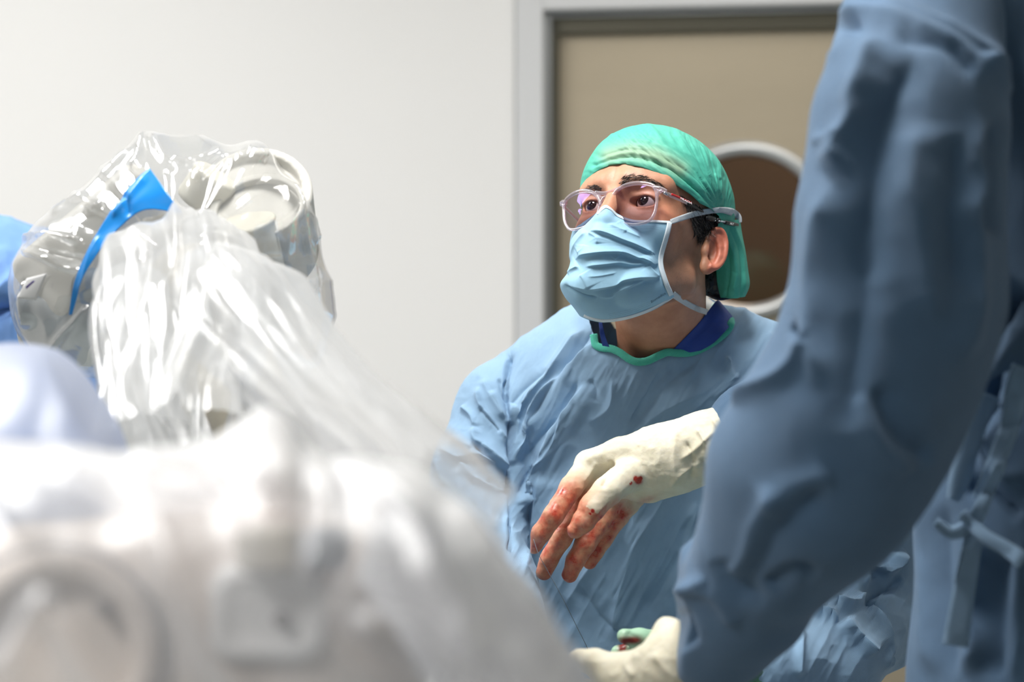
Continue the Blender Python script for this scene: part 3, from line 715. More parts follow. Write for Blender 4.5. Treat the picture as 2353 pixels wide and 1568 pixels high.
addt(br([(885, 760), (905, 670), (950, 605), (1010, 585), (1065, 630), (1095, 720), (1110, 800)]), .0016, n=12, samples=30)
addt(br([(860, 560), (900, 600), (940, 600)]), .0016, n=10, samples=12); addt(br([(1090, 560), (1085, 610), (1060, 620)]), .0016, n=10, samples=12)
addt(br([(1100, 800), (1140, 900), (1190, 980), (1240, 1040)], -.001), [.0012, .0016, .0018, .001], n=10, samples=20)
addt(br([(1880, 420), (1960, 430), (2060, 460), (2120, 490)]), [.0030, .0030, .0026, .0022], n=12, samples=16)
addt(br([(1930, 560), (1990, 500), (2040, 470)]), [.0022, .0024, .0024], n=12, samples=14)
addt(br([(240, 700), (195, 690), (155, 705)]), [.0030, .0028, .0022], n=12, samples=14); addt(br([(225, 760), (190, 740), (160, 730)]), [.002, .0022, .0022], n=12, samples=12)
mk('frame', FV, FF, M['clear'], glasses)
M['hinge'] = plain('hinge_metal', srgb(200, 195, 200), .2, Metallic=.9)
def tmpl(xs, s):
    return [L2W(np.array([s*a, b, c_])) for a, b, c_ in xs]
h1 = G2(1529, 444); h0 = G2(1289, 468)
sl = W2L(P(1642, 503, hit(hbvh, 1642, 503)-.004)[None])[0]
mid = [h1+(sl-h1)*t+np.array([.004*math.sin(math.pi*t), 0, 0]) for t in np.linspace(0, 1, 9)]
mk('hinge', *tube(None, [L2W(h1+np.array([-.001, -.002, 0])), L2W(h1+np.array([.001, .006, -.0005]))], .0019, None, n=10), M['hinge'], glasses)
tube('temple', [L2W(v) for v in mid[0:4]], [.0024]*4, M['clear'], glasses, samples=20, flat=.5, up=HR@np.array([1, 0, 0]))
tube('temple', [L2W(v+np.array([.0003, 0, -.0008])) for v in mid[3:]], [.0021]*6, M['black'], glasses, samples=24, flat=.55, up=HR@np.array([1, 0, 0]))
rs = [h1+(sl-h1)*t+np.array([.004*math.sin(math.pi*t)+.0016, 0, .0010]) for t in np.linspace(.08, .44, 7)]
tube('red_stripe', [L2W(v) for v in rs], [.0013]*7, M['red'], glasses, samples=24, flat=.35, up=HR@np.array([1, 0, 0]))
x_, y_ = proj(np.array([L2W(rs[1]+(rs[5]-rs[1])*.35), L2W(rs[6])])); dd_ = float(L2W(rs[3])[1])-.0026
text_on('lettering', 'PRADA', (x_[0], y_[0]+2.2), (x_[1], y_[1]+2.2), 4.2, M['white'], glasses, (), D=dd_, bold=.02)
# far temple (hidden side) running back to the far ear
tube('temple', [L2W(h0*np.array([1, 1, 1])+(np.array([-.079, .0, .006])-h0)*t) for t in np.linspace(0, 1, 6)], [.0022]*6, M['clear'], glasses, samples=20, flat=.5, up=HR@np.array([1, 0, 0]))
# temple end sleeves held by the mask tie
def hd(x, y, l=.006): return P(x, y, min(hit(hbvh, x, y, 9), hit(capb, x, y, 9), 2.6)-l)
tube('temple_tip', [hd(1622, 501, .010), hd(1633, 503, .011), hd(1642, 505, .011), hd(1652, 508, .011)], [.0022, .0036, .0036, .0032], M['black'], glasses, samples=16)
tube('temple_tip', [hd(1651, 508, .011), hd(1666, 511, .011)], .0011, M['tie'], glasses)
tube('temple_tip', [hd(1665, 511, .011), hd(1678, 514, .011), hd(1694, 517, .011)], [.0022, .0025, .0022], M['black'], glasses, samples=12)
text_on('lettering', 'S', (1640, 509), (1645, 509), 8, M['white'], glasses, (), D=float(hd(1642, 505, .011)[1])-.0065)
text_on('lettering', 'SPORT', (1668, 514.5), (1686, 518), 5, M['white'], glasses, (), D=float(hd(1678, 514, .011)[1])-.0062)
# ================================================================ surgeon's gown
SC = 5000/2.7
def build_cloth(name, sdf, lo, hi, h, mat, par, fl, sub=1, noise_=None, cut=None, wob=0, sm=2, scale=1.0):
    V, F = nets(sdf, lo, hi, h, sm)
    for _ in range(sub): V, F = subdiv(V, F); V = relax(V, F, .5)
    if noise_: V = V+normals(V, F)*noise_(V)[:, None]
    if fl: V = folds(V, F, fl, scale, wob=wob)
    if cut is not None:
        k = ~cut(V); keep = k[F].all(1); F = F[keep]
        u = np.unique(F); rm = -np.ones(len(V), int); rm[u] = np.arange(len(u)); V = V[u]; F = rm[F]
    return mk(name, V, F, mat, par), V, F
def c3(*a): return P(*a)
shR, shL = P(1222, 915, 2.72), P(1812, 885, 2.66)
elR, haR = P(1082, 1235, 2.66), P(1170, 1500, 2.36)
elL, haL = P(2000, 1420, 2.66), P(1740, 1535, 2.42)
def torso(p):
    d = chain(p, [P(1470, 960, 2.72), P(1490, 1200, 2.72), P(1490, 1568, 2.74), P(1490, 2800, 2.78)], [.150, .158, .165, .20], .04, sy=.78)
    d2 = sd_cone(p, P(1360, 965, 2.74), P(1660, 940, 2.70), .115, .115, .85); d = smin(d, d2, .05)
    d3 = chain(p, [P(1262, 878, 2.725), P(1420, 840, 2.72), P(1600, 846, 2.71), P(1790, 862, 2.68)], [.060, .062, .058, .056], .03); d = smin(d, d3, .045); d = smin(d, sd_ell(p, P(1500, 905, 2.685), (.125, .098, .105)), .05)
    return d
def slR(p): return chain(p, [P(1252, 885, 2.73), P(1165, 945, 2.715), P(1108, 1080, 2.69), elR, haR], [.056, .060, .058, .062, .05], .02)
def slL(p): return chain(p, [shL, P(1900, 1050, 2.68), P(1985, 1250, 2.68), elL, P(1880, 1520, 2.52), haL], [.060, .064, .068, .066, .062, .045], .02)
def gown_sdf(p):
    d = torso(p); d = smin(d, slR(p), .012); return smin(d, slL(p), .02)
# neckline of the gown in the photograph, closed above
NL = [(1364, 766), (1369, 790), (1386, 797), (1405, 799), (1425, 808), (1445, 822), (1465, 829), (1490, 826), (1515, 814), (1535, 807), (1560, 809), (1590, 807), (1620, 795), (1650, 776), (1672, 756), (1681, 738)]
def inpoly(x, y, poly):
    r = np.zeros(len(x), bool); j = len(poly)-1
    for i in range(len(poly)):
        xi, yi = poly[i]; xj, yj = poly[j]
        r ^= ((yi > y) != (yj > y)) & (x < (xj-xi)*(y-yi)/(yj-yi+1e-9)+xi); j = i
    return r
def neckcut(V):
    x, y = proj(V); a = inpoly(x, y, NL+[(1676, 720), (1560, 640), (1400, 640), (1350, 720)])
    q = P(1520, 780, 2.74); rr_ = np.hypot((V[:, 0]-q[0])/.075, (V[:, 1]-q[1]-.01)/.075)
    return (a & (V[:, 1] < 2.73)) | ((rr_ < 1) & (V[:, 2] > P(0, 830, 2.74)[2]))
C = lambda L: [(960+a/2.7037, 720+b/2.7037) for a, b in L]
Q = lambda L: [(1500+a/1.8066, 700+b/1.8066) for a, b in L]
fl = [ # paths run downwards: right hand of the path is screen-left
 (C([(1110, 80), (1000, 200), (880, 380), (780, 540), (700, 690)]), -7.5, 7, 9), (C([(1050, 90), (930, 230), (800, 400), (640, 600), (570, 700)]), 7, 18, 7),
 (C([(1110, 170), (950, 320), (770, 510), (650, 740), (590, 930)]), 9, 5, 26), (C([(1050, 420), (960, 590), (850, 740), (720, 1000), (600, 1290)]), 9, 7, 26),
 (C([(1010, 400), (900, 620), (740, 800), (640, 960)]), -4, 12, 12), (C([(830, 350), (700, 450), (560, 600)]), -3.5, 8, 8),
 (C([(562, 268), (552, 400), (548, 520), (555, 640), (572, 800), (577, 980), (568, 1100), (572, 1220), (582, 1340), (575, 1450)]), -9, 5, 7, 1),
 (C([(600, 560), (570, 620), (560, 700)]), 3, 8, 8), (C([(620, 640), (600, 800), (590, 960)]), 3.5, 5, 9),
 (C([(1060, 410), (1110, 480), (1100, 560)]), -2.5, 9, 9), (C([(1220, 400), (1200, 580), (1060, 690)]), 3, 7, 14), (C([(710, 1010), (650, 1140), (605, 1200)]), 3.5, 5, 8),
 (C([(960, 560), (900, 740), (800, 900), (680, 960)]), 3, 6, 14), (C([(800, 850), (700, 1000), (620, 1160)]), -3.5, 6, 8),
 # right sleeve
 (C([(370, 450), (395, 580), (470, 690), (570, 830)]), 6, 9, 5), (C([(380, 590), (470, 700), (510, 760)]), -4, 5, 5), (C([(345, 700), (350, 790), (450, 870), (575, 985)]), 7, 6, 13), (C([(350, 830), (440, 910), (570, 990)]), -5, 5, 5),
 (C([(125, 830), (250, 905), (380, 895), (520, 960), (570, 1000)]), 7.5, 5, 17), (C([(250, 920), (400, 1050), (480, 1090), (545, 1110)]), 6.5, 9, 5),
 (C([(430, 1030), (480, 1085), (530, 1090)]), -4, 5, 5), (C([(500, 400), (520, 500), (560, 560)]), -3.5, 4, 6), (C([(450, 480), (520, 600), (565, 720)]), 3.5, 6, 6), (C([(270, 570), (330, 640), (350, 720)]), 4, 5, 8),
 (C([(250, 1000), (300, 1180), (400, 1300), (500, 1380)]), 4, 12, 16), (C([(330, 1190), (450, 1240), (565, 1290)]), -3.5, 8, 12), (C([(540, 1120), (560, 1200), (575, 1290)]), 4.5, 7, 4),
 (C([(200, 780), (300, 830), (340, 850)]), 3, 6, 10), (C([(400, 400), (450, 520), (540, 660)]), 3, 10, 5), (C([(110, 900), (140, 1000), (180, 1080)]), 3, 10, 6),
 # chest
 (Q([(300, 215), (318, 260), (332, 330)]), 3.5, 7, 5), (Q([(350, 280), (330, 330), (250, 400)]), 3, 8, 5), (Q([(470, 110), (500, 170), (470, 260), (380, 360)]), 5, 10, 12), (Q([(560, 90), (560, 200), (500, 300)]), 4, 10, 10),
 ([(1700, 840), (1620, 900), (1500, 960), (1420, 1040)], 3.5, 20, 22), ([(1640, 800), (1560, 860), (1480, 950), (1400, 1090)], -3.5, 16, 16), ([(1560, 830), (1490, 900), (1450, 980)], -4, 18, 22),
 ([(1500, 1180), (1440, 1300), (1400, 1480)], 4.5, 20, 24), ([(1580, 1180), (1560, 1290), (1480, 1420)], -4, 22, 22), ([(1600, 1150), (1570, 1280), (1540, 1380)], 4, 14, 18), ([(1420, 1210), (1340, 1330), (1300, 1400)], 4, 12, 16),
 ([(1250, 1080), (1230, 1200), (1200, 1330)], 4.5, 9, 14), ([(1700, 860), (1610, 930), (1560, 960)], 2, 8, 8), ([(1380, 1080), (1300, 1190), (1230, 1300)], -3, 12, 12), ([(1330, 1330), (1380, 1420), (1450, 1470)], -3, 12, 12),
 # left arm
 (Q([(935, 905), (1010, 912), (1085, 905)]), 16, 5, 18), (Q([(830, 1025), (900, 1070), (980, 1115), (1045, 1020)]), 16, 6, 22), (Q([(960, 990), (1050, 940), (1090, 920)]), 8, 12, 6), (Q([(800, 1075), (850, 1140), (885, 1190)]), 12, 6, 20),
 (Q([(885, 1190), (840, 1260), (760, 1250), (670, 1210)]), 10, 20, 7), (Q([(640, 1285), (700, 1290), (770, 1315)]), 9, 5, 14), (Q([(770, 1320), (840, 1400), (910, 1465)]), 12, 7, 30), (Q([(885, 1240), (945, 1340), (975, 1530)]), 10, 16, 7),
 (Q([(610, 1340), (600, 1440), (600, 1560)]), 6, 6, 12), (Q([(1040, 1140), (900, 1210), (960, 1300)]), -8, 12, 12), (Q([(700, 1130), (790, 1120), (870, 1190)]), 5, 10, 10)]
def gn(V):
    x, y = proj(V); a = (x*.88+y*.47)/1.0; b = (-x*.47+y*.88)   # flow direction down-left
    q = np.column_stack([a/75, b/230, V[:, 1]*4]); q2 = np.column_stack([x/60, y/70, V[:, 1]*9])
    armR = np.clip((1175-x)/20, 0, 1); armL = np.clip((x-1830)/40, 0, 1)
    return .0026*ridged(q, 2, 3)*(1-armR)+.0012*ridged(q2, 8, 2)*np.maximum(armR, armL)+.0004*(1-armL)*ridged(np.column_stack([a/20, b/70, V[:, 1]*14]), 33, 2)
EXPO = 1.25
gown, gv, gf = build_cloth('surgical_gown', gown_sdf, P(900, 1700, 2.9)*np.array([1, 0, 0])+np.array([-.25, 2.25, .90]), (.62, 3.05, 1.50), .0055, M['gown'], surgeon, fl, 2, gn, neckcut, wob=3.5, sm=2, scale=1.45)
EXPO = 1.5
V, F = nets(gown_sdf, (-.25, 2.25, .25), (.62, 3.05, .94), .012, 2); mk('gown_skirt', V, F, M['gown'], surgeon)
gb = BVHTree.FromPolygons([tuple(v) for v in gv], [tuple(int(i) for i in f) for f in gf])
def gh(x, y, d0=2.6):
    for k in range(0, 14, 2):
        for dx, dy in ((0, k), (k, 0), (-k, 0), (k, k), (-k, k)):
            r = hit(gb, x+dx, y+dy, 9)
            if r < 2.76: return r
    return d0
# teal binding of the neckline
pts = []
for x, y in NL: pts.append([x, y+3, gh(x, y+6)])
pts = np.array(pts); pts[:, 2] = np.convolve(np.pad(pts[:, 2], 2, mode='edge'), np.ones(5)/5, 'valid')
pts = np.vstack([pts, [[1688, 728, 2.72], [1672, 716, 2.76], [1640, 704, 2.80]]])
cc = cr(pts, 140); 
tube('neck_binding', [P(*q) for q in cc-np.array([0, 0, .005])], .0047, M['teal'], gown, n=14, flat=.55, up=(0, 1, 0))
patch('neck_tab', [[(1655, 706, 2.70), (1672, 713, 2.70), (1686, 722, 2.70)], [(1656, 718, 2.70), (1670, 725, 2.70), (1684, 734, 2.70)]], 12, 8, M['teal'], gown, .002)
# blue scrub collar under the gown
NB = [[(1538, 812, 2.598), (1575, 775, 2.592), (1612, 735, 2.598), (1641, 697, 2.612), (1650, 690, 2.64)], [(1570, 812, 2.590), (1602, 785, 2.588), (1634, 748, 2.598), (1658, 716, 2.61), (1664, 706, 2.64)],
      [(1610, 806, 2.592), (1640, 788, 2.594), (1668, 760, 2.60), (1682, 742, 2.63), (1684, 730, 2.65)]]
patch('scrub_collar', NB, 60, 30, M['navy'], surgeon, .0012, [([(1575, 800), (1620, 760), (1655, 720)], 1.5, 10, 14)], 1, push=(hbvh, .003))
patch('scrub_collar', [[(1376, 742, 2.555), (1379, 770, 2.552), (1384, 794, 2.568)], [(1384, 741, 2.553), (1390, 770, 2.553), (1400, 797, 2.570)]], 30, 12, M['navy'], surgeon, .0012)
# trousers and shoes of the surgeon
def legs(p):
    d = chain(p, [P(1490, 784, 2.78)*np.array([1, 1, 0])+np.array([-.10, 0, .95]), (0.07, 2.80, .5), (0.06, 2.82, .09)], [.11, .085, .065], .02)
    return smin(d, chain(p, [P(1490, 784, 2.78)*np.array([1, 1, 0])+np.array([.08, 0, .95]), (.26, 2.80, .5), (.28, 2.82, .09)], [.11, .085, .065], .02), .02)
V, F = nets(legs, (-.15, 2.6, .02), (.5, 3.0, 1.1), .012, 1); mk('scrub_trousers', V, F, M['navy'], surgeon)
M['clog'] = plain('white_clog', srgb(220, 220, 216), .4)
for x in (.06, .28):
    V, F = nets(lambda p: smax(smin(sd_ell(p, (x, 2.72, .035), (.045, .10, .05)), sd_ell(p, (x, 2.82, .045), (.042, .06, .055)), .03), -p[:, 2]+.001, .004), (x-.08, 2.55, -.02), (x+.08, 2.95, .14), .006, 1); mk('shoe', V, F, M['clog'], surgeon)
# ================================================================ colleague in the foreground, seen from the side and behind
mate = empty('person', (.78, 2.1, 0), 'person seen from behind in blue surgical gown with tied back, reaching out cream gloved hands', 'person')
ARM = [(2120, 60, 1.98, 190), (2090, 300, 1.90, 215), (2068, 500, 1.88, 226), (2062, 700, 1.88, 230), (2010, 860, 1.88, 222), (1945, 980, 1.88, 232), (1862, 1110, 1.90, 232), (1775, 1250, 1.94, 162), (1705, 1370, 2.0, 142), (1650, 1460, 2.04, 112), (1625, 1480, 2.06, 98)]
def sleeve2(p):
    d = chain(p, [P(x, y, D) for x, y, D, r in ARM], [r/FPX*D*.985 for x, y, D, r in ARM], .03)
    d = smin(d, chain(p, [P(1850, 880, 1.92), P(1762, 918, 1.97), P(1735, 935, 2.0)], [.035, .016, .013], .02), .03)
    d = smin(d, chain(p, [P(1650, 1190, 2.02), P(1596, 1300, 2.05), P(1556, 1390, 2.07)], [.012, .017, .018], .02), .012)
    return d
def back2(p):
    d = chain(p, [P(2440, 60, 2.16), P(2470, 400, 2.14), P(2480, 800, 2.12), P(2490, 1150, 2.12), P(2500, 1568, 2.12), P(2500, 2900, 2.14)], [.17, .160, .150, .150, .162, .20], .05)
    d = smin(d, chain(p, [P(2120, 40, 2.05), P(2300, -60, 2.1), P(2560, -150, 2.2)], [.075, .085, .09], .04), .05)
    return d
armr = [P(2150, 560, 2.42), P(2020, 900, 2.46), P(1800, 960, 2.46), P(1712, 985, 2.455)]
def sleeve3(p): return chain(p, armr, [.075, .062, .052, .042], .03)
fl = [ # upper sleeve, drawn downwards: right hand of the path is screen-left
 ([(1905, 30), (2000, 35), (2100, 60), (2230, 130), (2330, 200)], 13, 26, 14), ([(2000, 0), (2120, 40), (2260, 110), (2353, 180)], 9, 16, 16), ([(2050, 75), (2150, 105), (2260, 170)], -9, 18, 22),
 ([(2030, 80), (1995, 170), (1965, 260), (1935, 340), (1920, 420)], 18, 30, 26), ([(2120, 100), (2060, 200), (2010, 330), (1985, 480), (1975, 650)], -13, 26, 60),
 ([(1900, 60), (1965, 70), (1990, 60)], -8, 16, 18), ([(1880, 150), (1930, 120), (1960, 80)], 8, 16, 12), ([(1860, 320), (1900, 320), (1945, 310)], 4, 12, 12),
 ([(1925, 420), (1885, 520), (1870, 640), (1862, 780), (1880, 900)], 12, 28, 34), ([(1990, 560), (1975, 700), (1960, 850), (1950, 1000)], -9, 34, 40),
 ([(2120, 260), (2100, 420), (2120, 600), (2160, 760)], 10, 50, 50), ([(2200, 300), (2190, 500), (2210, 700)], -9, 34, 44), ([(2260, 250), (2250, 450), (2240, 650), (2200, 850)], 11, 30, 26),
 ([(1700, 905), (1750, 890), (1810, 850), (1845, 800)], 10, 12, 30, 1), ([(1822, 745), (1835, 770), (1842, 800)], -9, 8, 10), ([(2010, 880), (2060, 1000), (2150, 1070)], -11, 18, 36), ([(1960, 900), (2020, 1020), (2100, 1090)], 8, 26, 20),
 ([(1750, 1180), (1820, 1130), (1920, 1090)], 8, 26, 34), ([(1900, 1130), (1790, 1210), (1740, 1290), (1700, 1400)], -9, 34, 34), ([(1880, 1320), (1820, 1310), (1760, 1360)], -9, 12, 24), ([(1790, 1120), (1720, 1230), (1690, 1350)], 8, 22, 34),
 ([(1622, 1330), (1570, 1360), (1515, 1385)], 9, 14, 16), ([(1560, 1400), (1575, 1450), (1590, 1500)], -13, 22, 16), ([(1545, 1380), (1600, 1360), (1660, 1380), (1690, 1450)], 7, 18, 18), ([(1640, 1280), (1680, 1350), (1760, 1400)], -7, 22, 22),
 ([(2255, 130), (2300, 200), (2353, 240)], 10, 12, 18), ([(2290, 260), (2280, 400), (2290, 560)], -14, 20, 22)]
def n2_(V):
    x, y = proj(V); q = np.column_stack([x/230, y/420, V[:, 1]*4]); return .0018*ridged(q, 21, 2)
box_lo, box_hi = (.15, 1.6, .6), (1.0, 2.5, 2.0)
o1, sv, sf = build_cloth('gown_sleeve', sleeve2, (.15, 1.6, .95), (.75, 2.3, 1.85), .0075, M['gown_shade'], mate, fl, 1, n2_, None, 12, 3, 1.0)
fl2 = [([(2360, 640), (2290, 800), (2225, 900), (2195, 1060)], -42, 34, 30), ([(2353, 900), (2270, 900), (2200, 1060)], -12, 22, 26), ([(2353, 1130), (2300, 1060), (2240, 1010), (2160, 1090)], 12, 18, 26), ([(2353, 1200), (2280, 1130), (2220, 1130)], -13, 18, 14),
 ([(2120, 1110), (2118, 1300), (2140, 1568)], 6, 22, 22), ([(2300, 1250), (2290, 1400), (2300, 1568)], -9, 34, 30), ([(2250, 1200), (2230, 1400), (2240, 1568)], 9, 30, 24), ([(2345, 1240), (2335, 1568)], 9, 20, 20), ([(2160, 1150), (2170, 1350), (2190, 1568)], -6, 22, 22),
 ([(2250, 930), (2290, 960), (2353, 980)], -10, 16, 20)]
o2, bv, bf = build_cloth('surgical_gown', back2, (.30, 1.85, .35), (.95, 2.5, 1.95), .010, M['gown_shade'], mate, fl2, 1, n2_, None, 12, 3, 1.1)
o3, _, _ = build_cloth('gown_sleeve', sleeve3, (.15, 2.3, 1.1), (.65, 2.6, 1.6), .006, M['gown_shade'], mate, [], 1, lambda V: .003*ridged(V*14, 4, 3))
bb = BVHTree.FromPolygons([tuple(v) for v in bv], [tuple(int(i) for i in f) for f in bf])
sb = BVHTree.FromPolygons([tuple(v) for v in sv], [tuple(int(i) for i in f) for f in sf])
M['tape'] = cloth_mat('gown_tie', srgb(150, 184, 216), weave=2600)
for i, (pth, wd) in enumerate([([(2268, 905), (2245, 960), (2225, 1030), (2205, 1100), (2190, 1150)], [66, 60, 52, 50, 30]), ([(2240, 1220), (2225, 1300), (2210, 1390), (2195, 1485)], [42, 48, 54, 62]),
     ([(2353, 845), (2335, 900), (2320, 980), (2290, 1060), (2250, 1150)], [56, 54, 46, 40, 34]), ([(2150, 1200), (2190, 1225), (2240, 1195), (2270, 1130), (2300, 1060)], [20, 30, 36, 30, 30]), ([(2210, 1180), (2260, 1230), (2310, 1260), (2353, 1290)], [26, 30, 34, 40])]):
    ribbon('gown_tie', pth, wd, M['tape'], mate, D=2.02, bvhs=(bb,), lift=.012+.004*i, th=.0012, crease=.004)
patch('gown_flap', [[(2353, 690, 1.985), (2330, 735, 1.985), (2310, 770, 1.99), (2280, 800, 2.0)], [(2375, 760, 1.975), (2340, 790, 1.972), (2300, 820, 1.975), (2262, 850, 1.99)], [(2375, 850, 1.975), (2345, 850, 1.972), (2300, 860, 1.978), (2225, 905, 1.995)]], 40, 40, M['gown_shade'], mate, .0012,
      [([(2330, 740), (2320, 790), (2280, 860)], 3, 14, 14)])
# head (outside the frame), neck, trousers, shoes
mate_o = P(2560, -300, 2.2); 
def head2(p):
    q = p-np.array([.78, 2.2, 1.98]); d = sd_ell(q, (0, 0, 0), (.105, .082, .115)); d = smin(d, sd_ell(q, (-.03, 0, -.06), (.06, .055, .07)), .04)
    return smin(d, sd_cone(p, (.76, 2.2, 1.95), (.78, 2.2, 1.66), .055, .065), .04)
V, F = nets(head2, (.6, 2.0, 1.6), (1.0, 2.4, 2.15), .008, 1); o = mk('body', V, F, M['skin'], mate); attr(o, 'beard', np.zeros(len(V))); attr(o, 'red', np.zeros(len(V)))
V, F = nets(lambda p: smax(sd_ell(p-np.array([.79, 2.2, 2.0]), (0, 0, 0), (.115, .092, .125)), -(p[:, 2]-1.98)-(p[:, 0]-.79)*.5, .01), (.6, 2.0, 1.85), (1.0, 2.4, 2.2), .007, 1); o = mk('surgical_cap', V, F, M['cap'], mate); attr(o, 'thin', np.zeros(len(V)))
V, F = nets(lambda p: smin(chain(p, [(.62, 2.12, .8), (.60, 2.1, .1)], [.10, .07]), chain(p, [(.80, 2.14, .8), (.82, 2.15, .1)], [.10, .07]), .02), (.4, 1.9, .02), (1.05, 2.4, .95), .012, 1); mk('scrub_trousers', V, F, M['navy'], mate)
for x, y in ((.60, 2.08), (.82, 2.13)):
    V, F = nets(lambda p: smax(smin(sd_ell(p, (x-.06, y, .035), (.10, .045, .05)), sd_ell(p, (x+.03, y, .045), (.06, .042, .055)), .03), -p[:, 2]+.001, .004), (x-.2, y-.08, -.02), (x+.14, y+.08, .14), .006, 1); mk('shoe', V, F, M['clog'], mate)
# ---------------------------------------------------------------- gloves
m = Mt('latex'); c = m.coord(); n1 = m.noise(c, 60, 4, .6); n2 = m.noise(c, 320, 4, .7); n3 = m.noise(c, 75, 5, .55)
st = m.add('Attribute', attribute_name='blood').outputs['Fac']; wp = m.add('Attribute', attribute_name='skin').outputs['Fac']
base = m.mix(m.ramp(n1, .3, .7), srgb(212, 204, 180), srgb(222, 216, 196)); base = m.mix(wp, base, srgb(222, 160, 118))
k_ = m.add('Math', {0: st, 1: m.add('Math', {0: n3, 1: 2.2, 2: -.36}, operation='MULTIPLY_ADD').outputs[0]}, operation='MULTIPLY', use_clamp=True).outputs[0]
blood = m.mix(m.ramp(n2, .3, .7), srgb(196, 60, 40), srgb(150, 22, 24)); col = m.mix(k_, base, blood)
p = m.pb(col, m.ramp(k_, 1.4, -.6), Normal=m.bump(n2, .3, .0006, m.bump(n1, .4, .002))); p.inputs['Subsurface Weight'].default_value = .2; p.inputs['Subsurface Radius'].default_value = (.01, .006, .003); p.inputs['Subsurface Scale'].default_value = .3
M['latex'] = m.fin(p)
s_ = lambda r, D: r/FPX*D
def hchain(p, L, k=.003): return chain(p, [P(x, y, D) for x, y, D, r in L], [s_(r, D) for x, y, D, r in L], k)
FA = [(1352, 1068, 2.475, 27), (1312, 1122, 2.450, 26), (1272, 1185, 2.435, 23), (1245, 1225, 2.44, 22), (1227, 1256, 2.45, 17)]
FB = [(1385, 1080, 2.485, 26), (1335, 1165, 2.47, 25), (1290, 1240, 2.47, 23), (1262, 1285, 2.475, 21), (1250, 1316, 2.48, 18)]
FC = [(1440, 1095, 2.450, 38), (1395, 1130, 2.425, 33), (1360, 1168, 2.415, 30), (1340, 1200, 2.412, 25), (1322, 1219, 2.412, 19)]
FD = [(1420, 1130, 2.50, 30), (1375, 1200, 2.485, 27), (1345, 1250, 2.475, 24), (1322, 1290, 2.475, 22), (1309, 1321, 2.48, 18)]
FE = [(1455, 1140, 2.51, 29), (1415, 1190, 2.50, 26), (1385, 1235, 2.495, 24), (1365, 1268, 2.495, 21), (1354, 1293, 2.50, 16)]
def rhand(p):
    d = hchain(p, [(1352, 1064, 2.475, 29), (1430, 1046, 2.475, 38), (1500, 1040, 2.475, 56), (1560, 1040, 2.468, 66)], .01)
    d = smin(d, hchain(p, [(1420, 1110, 2.485, 40), (1490, 1098, 2.475, 54), (1545, 1066, 2.470, 66)], .01), .018)
    d = smin(d, hchain(p, [(1545, 1055, 2.469, 78), (1620, 1028, 2.463, 78), (1690, 1000, 2.458, 76)], .01), .014)
    for L, k in ((FA, .007), (FB, .005), (FD, .004), (FE, .004), (FC, .008)):
        e = hchain(p, L, .0035); d = smin(d, e, k)
    return d
gfl = [([(1345, 1062), (1368, 1050), (1395, 1045)], 1.2, 12, 12), ([(1380, 1120), (1400, 1085), (1412, 1060)], -2.2, 9, 6), ([(1340, 1110), (1362, 1078), (1372, 1062)], .9, 5, 5),
 ([(1560, 970), (1550, 1040), (1555, 1110)], 1.2, 8, 8), ([(1600, 985), (1620, 1020), (1628, 1070)], 2.2, 4, 7), ([(1575, 1010), (1590, 1060), (1585, 1110)], -2.2, 6, 5), ([(1635, 960), (1655, 1000), (1662, 1060)], 2.0, 4, 6), ([(1665, 945), (1680, 980), (1690, 1030)], -2, 5, 5),
 ([(1560, 1060), (1600, 1030), (1650, 990)], 1.8, 5, 8), ([(1540, 1120), (1565, 1090), (1610, 1060)], 1.6, 5, 6), ([(1668, 930), (1672, 945), (1690, 960)], 2.5, 5, 5, 1), ([(1645, 1010), (1665, 1040), (1670, 1090)], 2, 5, 5), ([(1400, 1195), (1430, 1188), (1470, 1165)], 1.2, 5, 5), ([(1610, 1050), (1622, 1085), (1620, 1110)], -2, 5, 5)]
V, F = nets(rhand, (.02, 2.36, 1.10), (.30, 2.56, 1.36), .0014, 2)
V = V+normals(V, F)*(.0005*ridged(V*70, 3))[:, None]; V = folds(V, F, gfl, 1.7, wob=3)
gl = mk('surgical_glove', V, F, M['latex'], mate)
def seg_blood(V, L, s0, w_=30):
    x, y = proj(V); d, s, t = polyd(x, y, [(a[0], a[1]) for a in L]); return np.exp(-(d/w_)**4)*np.clip((t-s0)/.25, 0, 1)
B = np.zeros(len(V)); SK = np.zeros(len(V))
for L, s0 in ((FA, .12), (FB, .15), (FD, .05), (FE, .0), (FC, .60)): B = np.maximum(B, seg_blood(V, L, s0)*.85)
for L, s0 in ((FA, .05), (FB, .05), (FD, .1), (FE, .1), (FC, .75)): SK = np.maximum(SK, seg_blood(V, L, s0, 32)*.85)
x, y = proj(V); front = V[:, 1] < 2.455
for cx_, cy_, r_ in ((1467, 1105, 9), (1460, 1100, 6), (1472, 1100, 5), (1448, 1110, 5), (1362, 1175, 5), (1356, 1181, 3)): B = np.maximum(B, 2.2*np.exp(-(((x-cx_)**2+(y-cy_)**2)/(r_*r_))**2))
B = np.maximum(B, .45*np.exp(-((x-1485)/28)**2-((y-1152+.35*(x-1485))/11)**2)); B = np.maximum(B, .45*np.exp(-((x-1450)/16)**2-((y-1106)/10)**2))
for L in (FA, FB, FD, FE, FC): B = np.maximum(B, .95*np.exp(-((x-L[-1][0])**2+(y-L[-1][1])**2)/18**2))
# thumb stays pale on its back
d, s, t = polyd(x, y, [(a[0]+4, a[1]-2) for a in FC[:4]]); pale = np.exp(-(d/17)**4)*(V[:, 1] < 2.43); B = np.where((pale > .4) & (t < .8), np.minimum(B, .08+np.where((abs(x-1360) < 8) & (abs(y-1177) < 8), B, 0)), B); SK = SK*(1-.9*pale*(t < .8))
attr(gl, 'blood', B); attr(gl, 'skin', SK)
